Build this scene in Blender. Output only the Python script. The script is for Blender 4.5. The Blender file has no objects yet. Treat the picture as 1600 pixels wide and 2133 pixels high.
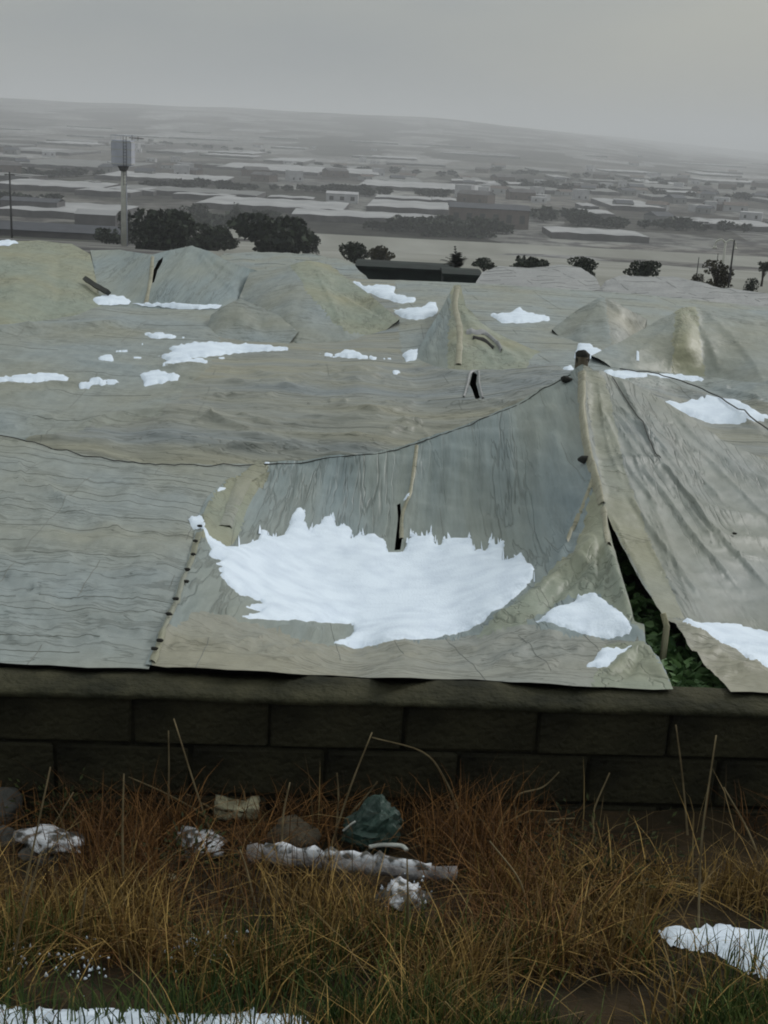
import bpy, bmesh, math, random
import numpy as np
from mathutils import Vector, Matrix, noise
from mathutils.geometry import delaunay_2d_cdt

random.seed(7); rng = np.random.default_rng(7)
S = bpy.context.scene
C = S.collection

# ------------------------------------------------------------------ camera
F = 2600.0; PITCH = math.radians(16.9); ROLL = math.radians(3.0)
CAM = np.array([0.0, 0.0, 2.0])
cd = bpy.data.cameras.new('camera'); cam = bpy.data.objects.new('camera', cd); C.objects.link(cam)
cd.sensor_fit = 'VERTICAL'; cd.sensor_height = 36.0; cd.sensor_width = 27.0
cd.lens = F / 2133.0 * 36.0; cd.clip_start = 0.05; cd.clip_end = 40000
MR = (Matrix.Rotation(math.pi/2 - PITCH, 3, 'X') @ Matrix.Rotation(ROLL, 3, 'Z'))
cam.matrix_world = Matrix.Translation(CAM.tolist()) @ MR.to_4x4()
S.camera = cam
M3 = np.array(MR)

# ------------------------------------------------------------------ sky and sun (overcast)
SUN_EL, SUN_AZ = 34.0, 48.0            # degrees; azimuth to the right of the view direction
w = bpy.data.worlds.new('World'); S.world = w; w.use_nodes = True
nt = w.node_tree; N = nt.nodes; L = nt.links; N.clear()
out = N.new('ShaderNodeOutputWorld'); add = N.new('ShaderNodeAddShader')
bg = N.new('ShaderNodeBackground'); bg2 = N.new('ShaderNodeBackground')
sky = N.new('ShaderNodeTexSky'); sky.sky_type = 'NISHITA'; sky.sun_disc = False
sky.sun_elevation = math.radians(SUN_EL); sky.sun_rotation = math.radians(SUN_AZ); sky.dust_density = 4
bg2.inputs['Strength'].default_value = 0.006      # what little blue gets through the cloud
L.new(sky.outputs['Color'], bg2.inputs['Color'])
# closed cloud: the standard overcast sky, zenith three times as bright as the horizon, all the way round
tc = N.new('ShaderNodeTexCoord'); sx = N.new('ShaderNodeSeparateXYZ'); L.new(tc.outputs['Generated'], sx.inputs[0])
cl = N.new('ShaderNodeMath'); cl.operation = 'MAXIMUM'; cl.inputs[1].default_value = 0.0; L.new(sx.outputs['Z'], cl.inputs[0])
ma = N.new('ShaderNodeMath'); ma.operation = 'MULTIPLY_ADD'; ma.inputs[1].default_value = 2.0; ma.inputs[2].default_value = 1.0
L.new(cl.outputs[0], ma.inputs[0])
mp = N.new('ShaderNodeMapping'); mp.inputs['Scale'].default_value = (1, 1, 3.5); mp.inputs['Location'].default_value = (16.44, 8.52, 3.96); L.new(tc.outputs['Generated'], mp.inputs['Vector'])
nz = N.new('ShaderNodeTexNoise'); nz.inputs['Scale'].default_value = 1.6; nz.inputs['Detail'].default_value = 4; nz.inputs['Roughness'].default_value = .45
L.new(mp.outputs[0], nz.inputs['Vector'])
cr = N.new('ShaderNodeValToRGB'); L.new(nz.outputs['Fac'], cr.inputs['Fac'])
cr.color_ramp.elements[0].position = .36; cr.color_ramp.elements[0].color = (.200, .228, .250, 1)
cr.color_ramp.elements[1].position = .64; cr.color_ramp.elements[1].color = (.338, .346, .308, 1)
vm = N.new('ShaderNodeVectorMath'); vm.operation = 'SCALE'; L.new(cr.outputs['Color'], vm.inputs[0]); L.new(ma.outputs[0], vm.inputs['Scale'])
L.new(vm.outputs[0], bg.inputs['Color']); bg.inputs['Strength'].default_value = 0.835
L.new(bg.outputs[0], add.inputs[0]); L.new(bg2.outputs[0], add.inputs[1]); L.new(add.outputs[0], out.inputs['Surface'])

sd = bpy.data.lights.new('sun', 'SUN'); sun = bpy.data.objects.new('sun', sd); C.objects.link(sun)
sd.energy = 1.3; sd.angle = math.radians(15); sd.color = (1, .985, .955)
_a, _e = math.radians(SUN_AZ), math.radians(SUN_EL)
sun.rotation_euler = Vector((math.sin(_a)*math.cos(_e), math.cos(_a)*math.cos(_e), math.sin(_e))).to_track_quat('Z', 'Y').to_euler()
vs = S.view_settings; vs.view_transform = 'Standard'; vs.look = 'None'; vs.exposure = 0.17; vs.gamma = 1.0; vs.use_curve_mapping = False
S.cycles.max_bounces = 5; S.cycles.volume_bounces = 1; S.cycles.filter_width = 1.9
S.cycles.use_denoising = True

# ------------------------------------------------------------------ pixels to points
def dirs(px, py):
    px = np.asarray(px, float); py = np.asarray(py, float)
    v = np.stack([(px-800)/F, -(py-1066.5)/F, -np.ones_like(px)], -1)
    return v @ M3.T
def at_y(px, py, Y):
    d = dirs(px, py); return CAM + d*(Y/d[..., 1])[..., None] if np.ndim(px) else CAM + d*(Y/d[1])
def at_z(px, py, z):
    d = dirs(px, py); return CAM + d*((z-2.0)/d[2])

# ------------------------------------------------------------------ object helpers
def tag(o, label=None, cat=None, group=None, kind=None):
    if label: o['label'] = label
    if cat: o['category'] = cat
    if group: o['group'] = group
    if kind: o['kind'] = kind
    return o
def empty(name, loc=(0, 0, 0), rz=0.0):
    o = bpy.data.objects.new(name, None); C.objects.link(o); o.location = [float(a) for a in loc]; o.rotation_euler.z = rz
    o.empty_display_size = .1
    return o
def mesh_obj(name, V, Fc, mat, parent=None, smooth=True, loc=None):
    me = bpy.data.meshes.new(name)
    V = np.asarray(V, float)
    if loc is not None: V = V - np.asarray(loc, float)
    me.from_pydata(V.tolist(), [], [tuple(int(i) for i in f) for f in Fc])
    for m in (mat if isinstance(mat, (list, tuple)) else [mat]): me.materials.append(m)
    if smooth: me.polygons.foreach_set('use_smooth', [True]*len(me.polygons))
    me.update()
    o = bpy.data.objects.new(name, me); C.objects.link(o)
    if loc is not None: o.location = [float(a) for a in loc]
    if parent is not None:
        o.parent = parent
        if loc is None: o.matrix_parent_inverse = Matrix.Translation(parent.location).inverted() if parent.rotation_euler.z == 0 else parent_inv(parent)
    return o
def parent_inv(p):
    return (Matrix.Translation(p.location) @ p.rotation_euler.to_matrix().to_4x4()).inverted()
def local_obj(name, V, Fc, mat, parent, smooth=False, loc=(0, 0, 0), rot=(0, 0, 0)):
    """a part whose vertices are already in its thing's own coordinates"""
    o = mesh_obj(name, V, Fc, mat, None, smooth); o.parent = parent; o.location = loc; o.rotation_euler = rot
    return o
def tube(pts, rad, n=6, cap=True):
    pts = [Vector([float(a) for a in p]) for p in pts]
    if not hasattr(rad, '__len__'): rad = [rad]*len(pts)
    V, Fc = [], []
    for i, p in enumerate(pts):
        t = (pts[min(i+1, len(pts)-1)] - pts[max(i-1, 0)]).normalized()
        a = t.cross(Vector((0, 0, 1)) if abs(t.z) < .9 else Vector((1, 0, 0))).normalized(); b = t.cross(a)
        for k in range(n):
            q = p + (a*math.cos(2*math.pi*k/n) + b*math.sin(2*math.pi*k/n))*rad[i]
            V.append(tuple(q))
    for i in range(len(pts)-1):
        for k in range(n):
            Fc.append((i*n+k, i*n+(k+1) % n, (i+1)*n+(k+1) % n, (i+1)*n+k))
    if cap:
        Fc.append(tuple(range(n))[::-1]); Fc.append(tuple(range((len(pts)-1)*n, len(pts)*n)))
    return V, Fc
def merge(*vf):
    V, Fc = [], []
    for v, f in vf:
        b = len(V); V += [tuple(map(float, q)) for q in v]; Fc += [tuple(i+b for i in t) for t in f]
    return V, Fc
def box(x0, x1, y0, y1, z0, z1):
    V = [(x, y, z) for z in (z0, z1) for y in (y0, y1) for x in (x0, x1)]
    return V, [(0, 2, 3, 1), (4, 5, 7, 6), (0, 1, 5, 4), (2, 6, 7, 3), (0, 4, 6, 2), (1, 3, 7, 5)]
def spline(pts, n):
    """Catmull-Rom through pts"""
    P = [Vector([float(a) for a in p]) for p in pts]; P = [P[0]*2-P[1]] + P + [P[-1]*2-P[-2]]
    o = []
    for i in range(1, len(P)-2):
        for k in range(n):
            t = k/n
            o.append(.5*((2*P[i]) + (P[i+1]-P[i-1])*t + (2*P[i-1]-5*P[i]+4*P[i+1]-P[i+2])*t*t + (3*P[i]-P[i-1]-3*P[i+1]+P[i+2])*t**3))
    o.append(P[-2]); return o

# ------------------------------------------------------------------ materials
def mat(name, col, col2=None, rough=.8, scale=4.0, bump=0.0, bscale=30.0, spec=.3, stretch=(1, 1, 1), detail=6, sss=0, attr=None, lo=.35, hi=.65, bdist=.02, coords='Object'):
    m = bpy.data.materials.new(name); m.use_nodes = True; t = m.node_tree; n = t.nodes; l = t.links
    p = n['Principled BSDF']; p.inputs['Roughness'].default_value = rough; p.inputs['Specular IOR Level'].default_value = spec
    tc = n.new('ShaderNodeTexCoord'); mp = n.new('ShaderNodeMapping'); mp.inputs['Scale'].default_value = stretch
    l.new(tc.outputs[coords], mp.inputs['Vector'])
    if attr:
        a = n.new('ShaderNodeAttribute'); a.attribute_name = attr; fac = a.outputs['Fac']
    else:
        z = n.new('ShaderNodeTexNoise'); z.inputs['Scale'].default_value = scale; z.inputs['Detail'].default_value = detail
        l.new(mp.outputs[0], z.inputs['Vector']); fac = z.outputs['Fac']
    r = n.new('ShaderNodeValToRGB'); l.new(fac, r.inputs['Fac'])
    c2 = col2 or tuple(c*.75 for c in col)
    if attr: lo, hi = 0.0, 1.0
    r.color_ramp.elements[0].position = lo; r.color_ramp.elements[0].color = (*c2, 1)
    r.color_ramp.elements[1].position = hi; r.color_ramp.elements[1].color = (*col, 1)
    l.new(r.outputs['Color'], p.inputs['Base Color'])
    if bump:
        z2 = n.new('ShaderNodeTexNoise'); z2.inputs['Scale'].default_value = bscale; z2.inputs['Detail'].default_value = 5
        l.new(mp.outputs[0], z2.inputs['Vector'])
        b = n.new('ShaderNodeBump'); b.inputs['Strength'].default_value = bump; b.inputs['Distance'].default_value = bdist
        l.new(z2.outputs['Fac'], b.inputs['Height']); l.new(b.outputs[0], p.inputs['Normal'])
    if sss:
        p.inputs['Subsurface Weight'].default_value = sss; p.inputs['Subsurface Radius'].default_value = (.02, .025, .03)
    return m
def plastic(name, col, col2, stretch=(1, 1, 1), bump=.5, ridge=(.5, 2.0, 1), rot=0.0, crease_shade=.8):
    """old milky greenhouse film: two dirty tones, fine crinkles with painted shade lines, a dull sheen"""
    m = mat(name, tuple(c*1.05 for c in col), tuple(c*1.05 for c in col2), rough=.5, scale=1.0, bump=bump, bscale=7.0, spec=.38, stretch=stretch, detail=9, bdist=.03)
    t = m.node_tree; n = t.nodes; l = t.links; p = n['Principled BSDF']
    ramp = next(x for x in n if x.type == 'VALTORGB')
    mp = next(x for x in n if x.type == 'MAPPING')
    z = n.new('ShaderNodeTexNoise'); z.inputs['Scale'].default_value = 14; z.inputs['Detail'].default_value = 8; z.inputs['Roughness'].default_value = .7
    mp2 = n.new('ShaderNodeMapping'); mp2.inputs['Scale'].default_value = (1, .35, 1); l.new(mp.outputs[0], mp2.inputs['Vector']); l.new(mp2.outputs[0], z.inputs['Vector'])
    r = n.new('ShaderNodeValToRGB'); r.color_ramp.elements[0].position = .36; r.color_ramp.elements[0].color = (.80, .80, .79, 1)
    r.color_ramp.elements[1].position = .6; r.color_ramp.elements[1].color = (1.06, 1.06, 1.06, 1); l.new(z.outputs['Fac'], r.inputs['Fac'])
    mx = n.new('ShaderNodeMix'); mx.data_type = 'RGBA'; mx.blend_type = 'MULTIPLY'; mx.inputs['Factor'].default_value = .8
    l.new(ramp.outputs['Color'], mx.inputs[6]); l.new(r.outputs['Color'], mx.inputs[7])
    mp3 = n.new('ShaderNodeMapping'); mp3.inputs['Scale'].default_value = ridge; mp3.inputs['Rotation'].default_value = (0, 0, rot); l.new(next(x for x in n if x.type == 'TEX_COORD').outputs['Object'], mp3.inputs['Vector'])
    wn = n.new('ShaderNodeTexNoise'); wn.inputs['Scale'].default_value = .9; l.new(mp3.outputs[0], wn.inputs['Vector'])
    wa = n.new('ShaderNodeVectorMath'); wa.operation = 'MULTIPLY_ADD'; wa.inputs[1].default_value = (.25, .25, .25); l.new(wn.outputs['Color'], wa.inputs[0]); l.new(mp3.outputs[0], wa.inputs[2])
    hts = []
    for sc_, off_ in ((2.1, 0.0), (4.6, 7.0)):                # thin wandering crease lines at two sizes
        ad = n.new('ShaderNodeVectorMath'); ad.operation = 'ADD'; ad.inputs[1].default_value = (off_, off_, off_); l.new(wa.outputs[0], ad.inputs[0])
        rg = n.new('ShaderNodeTexNoise'); rg.inputs['Scale'].default_value = sc_; rg.inputs['Detail'].default_value = 3; rg.inputs['Roughness'].default_value = .55; l.new(ad.outputs[0], rg.inputs['Vector'])
        sb = n.new('ShaderNodeMath'); sb.operation = 'SUBTRACT'; sb.inputs[1].default_value = .5; l.new(rg.outputs['Fac'], sb.inputs[0])
        ab = n.new('ShaderNodeMath'); ab.operation = 'ABSOLUTE'; l.new(sb.outputs[0], ab.inputs[0])
        mr = n.new('ShaderNodeMapRange'); mr.interpolation_type = 'SMOOTHSTEP'; mr.inputs['From Max'].default_value = .022; l.new(ab.outputs[0], mr.inputs['Value']); hts.append(mr.outputs[0])
    mm = n.new('ShaderNodeMath'); mm.operation = 'MULTIPLY'; l.new(hts[0], mm.inputs[0]); l.new(hts[1], mm.inputs[1])
    zb_ = n.new('ShaderNodeTexNoise'); zb_.inputs['Scale'].default_value = 1.1; l.new(mp3.outputs[0], zb_.inputs['Vector'])   # creases come and go
    mk = n.new('ShaderNodeMapRange'); mk.inputs['From Min'].default_value = .42; mk.inputs['From Max'].default_value = .58; l.new(zb_.outputs['Fac'], mk.inputs['Value'])
    rg = n.new('ShaderNodeMix'); rg.data_type = 'FLOAT'; rg.inputs[2].default_value = 1.0; l.new(mk.outputs[0], rg.inputs[0]); l.new(mm.outputs[0], rg.inputs[3])
    r4 = n.new('ShaderNodeValToRGB'); r4.color_ramp.elements[0].position = 0; r4.color_ramp.elements[0].color = (.66, .66, .64, 1); r4.color_ramp.elements[1].position = 1; r4.color_ramp.elements[1].color = (1, 1, 1, 1); l.new(rg.outputs[0], r4.inputs['Fac'])
    mx3 = n.new('ShaderNodeMix'); mx3.data_type = 'RGBA'; mx3.blend_type = 'MULTIPLY'; mx3.inputs['Factor'].default_value = crease_shade  # crease lines darkened in colour to stand for shade in the wrinkles
    l.new(mx.outputs[2], mx3.inputs[6]); l.new(r4.outputs['Color'], mx3.inputs[7]); l.new(mx3.outputs[2], p.inputs['Base Color'])
    b1 = next(x for x in n if x.type == 'BUMP'); b2 = n.new('ShaderNodeBump'); b2.inputs['Strength'].default_value = .5; b2.inputs['Distance'].default_value = .01
    l.new(rg.outputs[0], b2.inputs['Height']); l.new(b1.outputs[0], b2.inputs['Normal']); l.new(b2.outputs[0], p.inputs['Normal'])
    return m
MT = {}
MT['film_grey'] = plastic('film_grey', (.214, .248, .256), (.222, .230, .192))
MT['film_blue'] = plastic('film_blue', (.178, .222, .236), (.200, .222, .198), stretch=(2.2, .4, .4), bump=.3, ridge=(2.8, .22, .3))
MT['film_beige'] = plastic('film_beige', (.216, .230, .218), (.236, .228, .176))
MT['film_tent'] = plastic('film_tent', (.222, .240, .218), (.226, .224, .158))
MT['film_wrinkled'] = plastic('film_wrinkled', (.182, .206, .216), (.236, .230, .174), stretch=(.3, 2.6, 1), bump=.75)
MT['film_smooth'] = plastic('film_smooth', (.176, .200, .204), (.192, .202, .170), bump=.18, ridge=(2.6, .3, .5), rot=.12)
MT['film_olive'] = plastic('film_olive', (.206, .236, .194), (.228, .226, .150), ridge=(1.8, .8, .5), rot=.5)
MT['film_pale'] = plastic('film_pale', (.27, .275, .285), (.22, .225, .235))
MT['seam_film'] = plastic('seam_film', (.29, .28, .21), (.22, .21, .15))
MT['snow'] = mat('snow', (.70, .785, .90), (.56, .64, .76), rough=.65, scale=9, bump=.25, bscale=90, spec=.2, lo=.25, hi=.6, sss=.0)
MT['snow_thin'] = mat('snow_thin', (.55, .57, .62), (.07, .07, .065), rough=.7, lo=.44, hi=.56, scale=30, bump=.4, bscale=40, spec=.2)
MT['wire'] = mat('wire', (.175, .185, .17), rough=.6)
MT['cable'] = mat('cable', (.05, .052, .048), rough=.6)
MT['concrete'] = mat('concrete', (.034, .032, .019), (.008, .008, .006), rough=.92, scale=3.2, bump=.8, bscale=45, spec=.12)
MT['render_cap'] = mat('render_cap', (.048, .046, .028), (.016, .017, .011), rough=.92, scale=7, bump=.9, bscale=40, spec=.12)
MT['mortar'] = mat('mortar', (.020, .019, .012), (.008, .008, .006), rough=.95, scale=20, bump=.5, bscale=80, spec=.1)
MT['soil'] = mat('soil', (.040, .028, .016), (.016, .013, .008), rough=.95, scale=7, bump=1.0, bscale=25, spec=.1)
MT['wood'] = mat('wood', (.10, .085, .06), (.05, .042, .03), rough=.85, scale=3, stretch=(12, 12, 1), bump=.5, bscale=10)
MT['wood_pale'] = mat('wood_pale', (.33, .32, .22), (.18, .17, .11), rough=.85, scale=3, stretch=(12, 12, 1), bump=.5, bscale=10)
MT['rag_and_shadow'] = mat('rag_and_shadow', (.02, .02, .018), rough=.9)
MT['leaf_crop'] = mat('leaf_crop', (.11, .20, .07), (.03, .07, .025), rough=.6, attr='tone', spec=.3)
MT['leaf_tree'] = mat('leaf_tree', (.032, .044, .026), (.007, .011, .010), rough=.7, attr='tone', spec=.2)
MT['leaf_brown'] = mat('leaf_brown', (.055, .048, .026), (.02, .02, .012), rough=.7, attr='tone', spec=.2)
MT['bark'] = mat('bark', (.035, .028, .022), rough=.9, scale=8)

# ------------------------------------------------------------------ terrain
def sstep(a, b, x):
    t = np.clip((x-a)/(b-a), 0, 1); return t*t*(3-2*t)
def terrain(x, y):
    x = np.asarray(x, float); y = np.asarray(y, float)
    z = -2.0 - np.clip(y-25, 0, 365)*.085
    r = np.hypot(x, y); az = x/np.maximum(y, 1.0)
    und = (np.sin(x*.004+1.3)*np.sin(y*.0031+.4) + .6*np.sin(x*.011+y*.004))*np.clip((y-500)/1500, 0, 1)*2.2
    z = z + und
    fw = (y > 0)
    ridge = np.interp(az, [-.9, -.31, -.16, -.02, .06, .13, .17, .21, .28, .6], [82, 86, 93, 98, 89, 67, 46, 24, 8, 4])
    ridge = ridge + 1.5*np.sin(az*37+.6) + 1.0*np.sin(az*83)
    z = z + np.where(fw, ridge*sstep(1500, 5200, y)*1.0, 60*sstep(900, 4000, r))
    far = np.interp(az, [.04, .12, .17, .21, .28, .45], [0, 20, 30, 34, 27, 14])
    z = z + np.where(fw, far*sstep(4800, 8200, y), 0)
    return z
def gp(px, py):
    d = dirs(px, py); t = np.concatenate([np.linspace(30, 600, 2000), np.geomspace(600, 12000, 3000)])
    P = CAM + d[None, :]*t[:, None]/d[1]
    k = np.argmax(P[:, 2] < terrain(P[:, 0], P[:, 1]))
    return P[k] if P[k, 2] < terrain(P[k, 0], P[k, 1]) else None
def ground_mat():
    m = bpy.data.materials.new('plain_fields'); m.use_nodes = True; t = m.node_tree; n = t.nodes; l = t.links
    p = n['Principled BSDF']; p.inputs['Roughness'].default_value = .95; p.inputs['Specular IOR Level'].default_value = .1
    tc = n.new('ShaderNodeTexCoord'); mp = n.new('ShaderNodeMapping'); mp.inputs['Scale'].default_value = (1/90, 1/150, 0)
    mp.inputs['Rotation'].default_value = (0, 0, .22)
    l.new(tc.outputs['Object'], mp.inputs['Vector'])
    v = n.new('ShaderNodeTexVoronoi'); v.distance = 'CHEBYCHEV'; v.inputs['Scale'].default_value = 1.0; v.inputs['Randomness'].default_value = .85
    l.new(mp.outputs[0], v.inputs['Vector'])
    r = n.new('ShaderNodeValToRGB'); e = r.color_ramp.elements; r.color_ramp.interpolation = 'CONSTANT'
    cols = [(0, (.045, .045, .038)), (.16, (.16, .16, .15)), (.30, (.07, .068, .06)), (.42, (.20, .20, .19)), (.55, (.05, .052, .042)), (.66, (.13, .125, .115)), (.80, (.24, .24, .235)), (.90, (.06, .055, .05))]
    e[0].position = 0; e[0].color = (*cols[0][1], 1); e[1].position = cols[1][0]; e[1].color = (*cols[1][1], 1)
    for q, c in cols[2:]:
        x = e.new(q); x.color = (*c, 1)
    sp = n.new('ShaderNodeSeparateColor'); l.new(v.outputs['Color'], sp.inputs[0]); l.new(sp.outputs[0], r.inputs['Fac'])
    z = n.new('ShaderNodeTexNoise'); z.inputs['Scale'].default_value = .012; z.inputs['Detail'].default_value = 8; l.new(tc.outputs['Object'], z.inputs['Vector'])
    r2 = n.new('ShaderNodeValToRGB'); r2.color_ramp.elements[0].position = .3; r2.color_ramp.elements[0].color = (.62, .62, .64, 1); r2.color_ramp.elements[1].position = .7; r2.color_ramp.elements[1].color = (1.5, 1.5, 1.52, 1)
    l.new(z.outputs['Fac'], r2.inputs['Fac'])
    mx = n.new('ShaderNodeMix'); mx.data_type = 'RGBA'; mx.blend_type = 'MULTIPLY'; mx.inputs['Factor'].default_value = 1
    l.new(r.outputs['Color'], mx.inputs[6]); l.new(r2.outputs['Color'], mx.inputs[7])
    z3 = n.new('ShaderNodeTexNoise'); z3.inputs['Scale'].default_value = .09; z3.inputs['Detail'].default_value = 6; z3.inputs['Roughness'].default_value = .65; l.new(tc.outputs['Object'], z3.inputs['Vector'])
    r3 = n.new('ShaderNodeValToRGB'); r3.color_ramp.elements[0].position = .44; r3.color_ramp.elements[0].color = (.38, .37, .40, 1); r3.color_ramp.elements[1].position = .54; r3.color_ramp.elements[1].color = (1, 1, 1, 1)
    l.new(z3.outputs['Fac'], r3.inputs['Fac'])
    mx2 = n.new('ShaderNodeMix'); mx2.data_type = 'RGBA'; mx2.blend_type = 'MULTIPLY'; mx2.inputs['Factor'].default_value = 1
    l.new(mx.outputs[2], mx2.inputs[6]); l.new(r3.outputs['Color'], mx2.inputs[7]); l.new(mx2.outputs[2], p.inputs['Base Color'])
    return m
def build_ground():
    rad = np.concatenate([[0, 8, 16, 25, 35, 50, 70, 95, 125, 160, 200, 245, 290, 340, 390], np.geomspace(420, 14000, 110)])
    az = np.concatenate([np.arange(-28, 28.01, .4), np.arange(32, 328.1, 4)]); az = np.radians(az)
    n = len(az); R, A = np.meshgrid(rad, az, indexing='ij')
    X = R*np.sin(A); Y = R*np.cos(A); Z = terrain(X, Y)
    V = np.stack([X, Y, Z], -1).reshape(-1, 3); Fc = []
    for i in range(len(rad)-1):
        for k in range(n):
            k2 = (k+1) % n
            if i == 0: Fc.append((i*n+k, (i+1)*n+k, (i+1)*n+k2))
            else: Fc.append((i*n+k, (i+1)*n+k, (i+1)*n+k2, i*n+k2))
    tag(mesh_obj('ground', V, [f[::-1] for f in Fc], ground_mat()), kind='structure')
build_ground()

def build_field():
    xs = np.arange(-40, 131, 6.0); ys = np.concatenate([np.arange(75, 390, 9.0), [400, 420, 445]]); V = []
    for y in ys:
        for x in xs:
            q = x*y/230.0; V.append((q, y, float(terrain(q, y))+.06))
    n = len(xs); Fc = [(i*n+k, i*n+k+1, (i+1)*n+k+1, (i+1)*n+k) for i in range(len(ys)-1) for k in range(n-1)]
    tag(mesh_obj('field', V, Fc, mat('pale_field', (.27, .27, .25), (.19, .19, .17), rough=.9, scale=.05, stretch=(1, .3, 1), spec=.1)), kind='structure')
build_field()

# ------------------------------------------------------------------ wall frame: origin under its front top edge
WP0, WP1 = at_z(0, 1428, .5), at_z(1600, 1472, .5)
WDIR = (WP1-WP0); WDIR /= np.linalg.norm(WDIR); WROT = math.atan2(WDIR[1], WDIR[0]); WN = np.array([-WDIR[1], WDIR[0], 0])   # WN points away from the camera
def bank_z(x, y):
    return .02*np.sin(x*2.1+.5) + .03*np.sin(x*.9+y*1.7) + np.interp(y, [-30, -3, 0, 1.2, 2.2, 3.0, 3.6], [.48, .48, .46, .40, .27, .17, .14])
def build_bank():
    xs = np.concatenate([[-42, -30, -20, -12, -8, -6], np.arange(-4, 4.01, .1), [6, 8, 12, 20, 30, 42]]); ts = np.concatenate([[-33.5, -20, -10, -5, -3], np.arange(-2, 3.16, .08), [3.17]])
    V, Fc = [], []
    for t in ts:
        for x in xs:
            y = t + x*WDIR[1]/WDIR[0] - .02
            z = float(bank_z(x, t)) + .035*noise.noise((x*2.2, t*2.2, 0)) + .02*noise.noise((x*7, t*7, 3))
            if abs(x) > 41 or t < -33: z = -2.3
            V.append((x, y, z))
    n = len(xs)
    for i in range(len(ts)-1):
        for k in range(n-1): Fc.append((i*n+k, i*n+k+1, (i+1)*n+k+1, (i+1)*n+k))
    tag(mesh_obj('bank', V, Fc, MT['soil']), kind='structure')
build_bank()

# ------------------------------------------------------------------ block wall
def build_wall():
    root = empty('block_wall', (WP0[0], WP0[1], 0), WROT)
    tag(root, 'low wall of dark damp concrete blocks behind the dry grass', 'wall')
    J = .007
    def s_of(px, py):                           # where a pixel of the wall face lies along the wall
        d = dirs(px, py); t = np.dot(WP0-CAM, WN)/np.dot(d, WN); P = CAM+d*t
        return np.dot(P-WP0, WDIR), P[2]
    s0, zz = s_of(275, 1500); s1, _ = s_of(560, 1510); pitch = s1-s0
    _, zb = s_of(250, 1557); ztop = .5-.022; BH = (ztop-zb)-J
    # bevelled block, shared mesh, a few variants
    vars_ = []
    for k in range(5):
        r = random.Random(k); b = bmesh.new(); bmesh.ops.create_cube(b, size=1)
        for v in b.verts: v.co = Vector((v.co.x*(pitch-J), v.co.y*.125, v.co.z*BH))
        bmesh.ops.bevel(b, geom=b.edges[:], offset=.008, segments=1, affect='EDGES')
        for v in b.verts: v.co += Vector((r.uniform(-.003, .003), r.uniform(-.003, .003), r.uniform(-.003, .003)))
        me = bpy.data.meshes.new('block'); b.to_mesh(me); b.free(); me.materials.append(MT['concrete']); vars_.append(me)
    for c in range(4):
        zc = ztop - BH/2 - c*(BH+J); off = s0 + (pitch*.42 if c % 2 else 0)
        for k in range(-7, 14):
            o = bpy.data.objects.new('block', random.choice(vars_)); C.objects.link(o); o.parent = root
            o.location = (off + (k+.5)*pitch, (.072 + random.uniform(-.004, .004)), zc); o.rotation_euler = (0, 0, random.uniform(-.006, .006))
    x0, x1 = s0-6.6*pitch, s0+13.4*pitch
    local_obj('mortar_core', *box(x0, x1, .020, .126, ztop-4.2*(BH+J), ztop-.004), MT['mortar'], root)
    # uneven rendered cap
    xs = np.arange(x0-.1, x1+.1, .025); prof = [(.002, -.024), (-.004, -.014), (.002, -.006), (.03, -.003), (.10, -.001), (.155, -.006), (.168, -.03)]
    V, Fc = [], []
    for i, x in enumerate(xs):
        for (y, z) in prof:
            nn = noise.noise((x*6, y*20, z*20)); n2 = noise.noise((x*25, y*40, 5))
            V.append((x, y+.006*nn+.003*n2, (.5+z-.011+.006*noise.noise((x*3, 9, z*30))+.003*n2) - (.012*max(0, noise.noise((x*9, 4, 1))) if z < -.03 else 0)))
    m = len(prof)
    for i in range(len(xs)-1):
        for k in range(m-1): Fc.append((i*m+k, (i+1)*m+k, (i+1)*m+k+1, i*m+k+1))
    local_obj('cap', V, Fc, MT['render_cap'], root, True)
build_wall()

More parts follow.
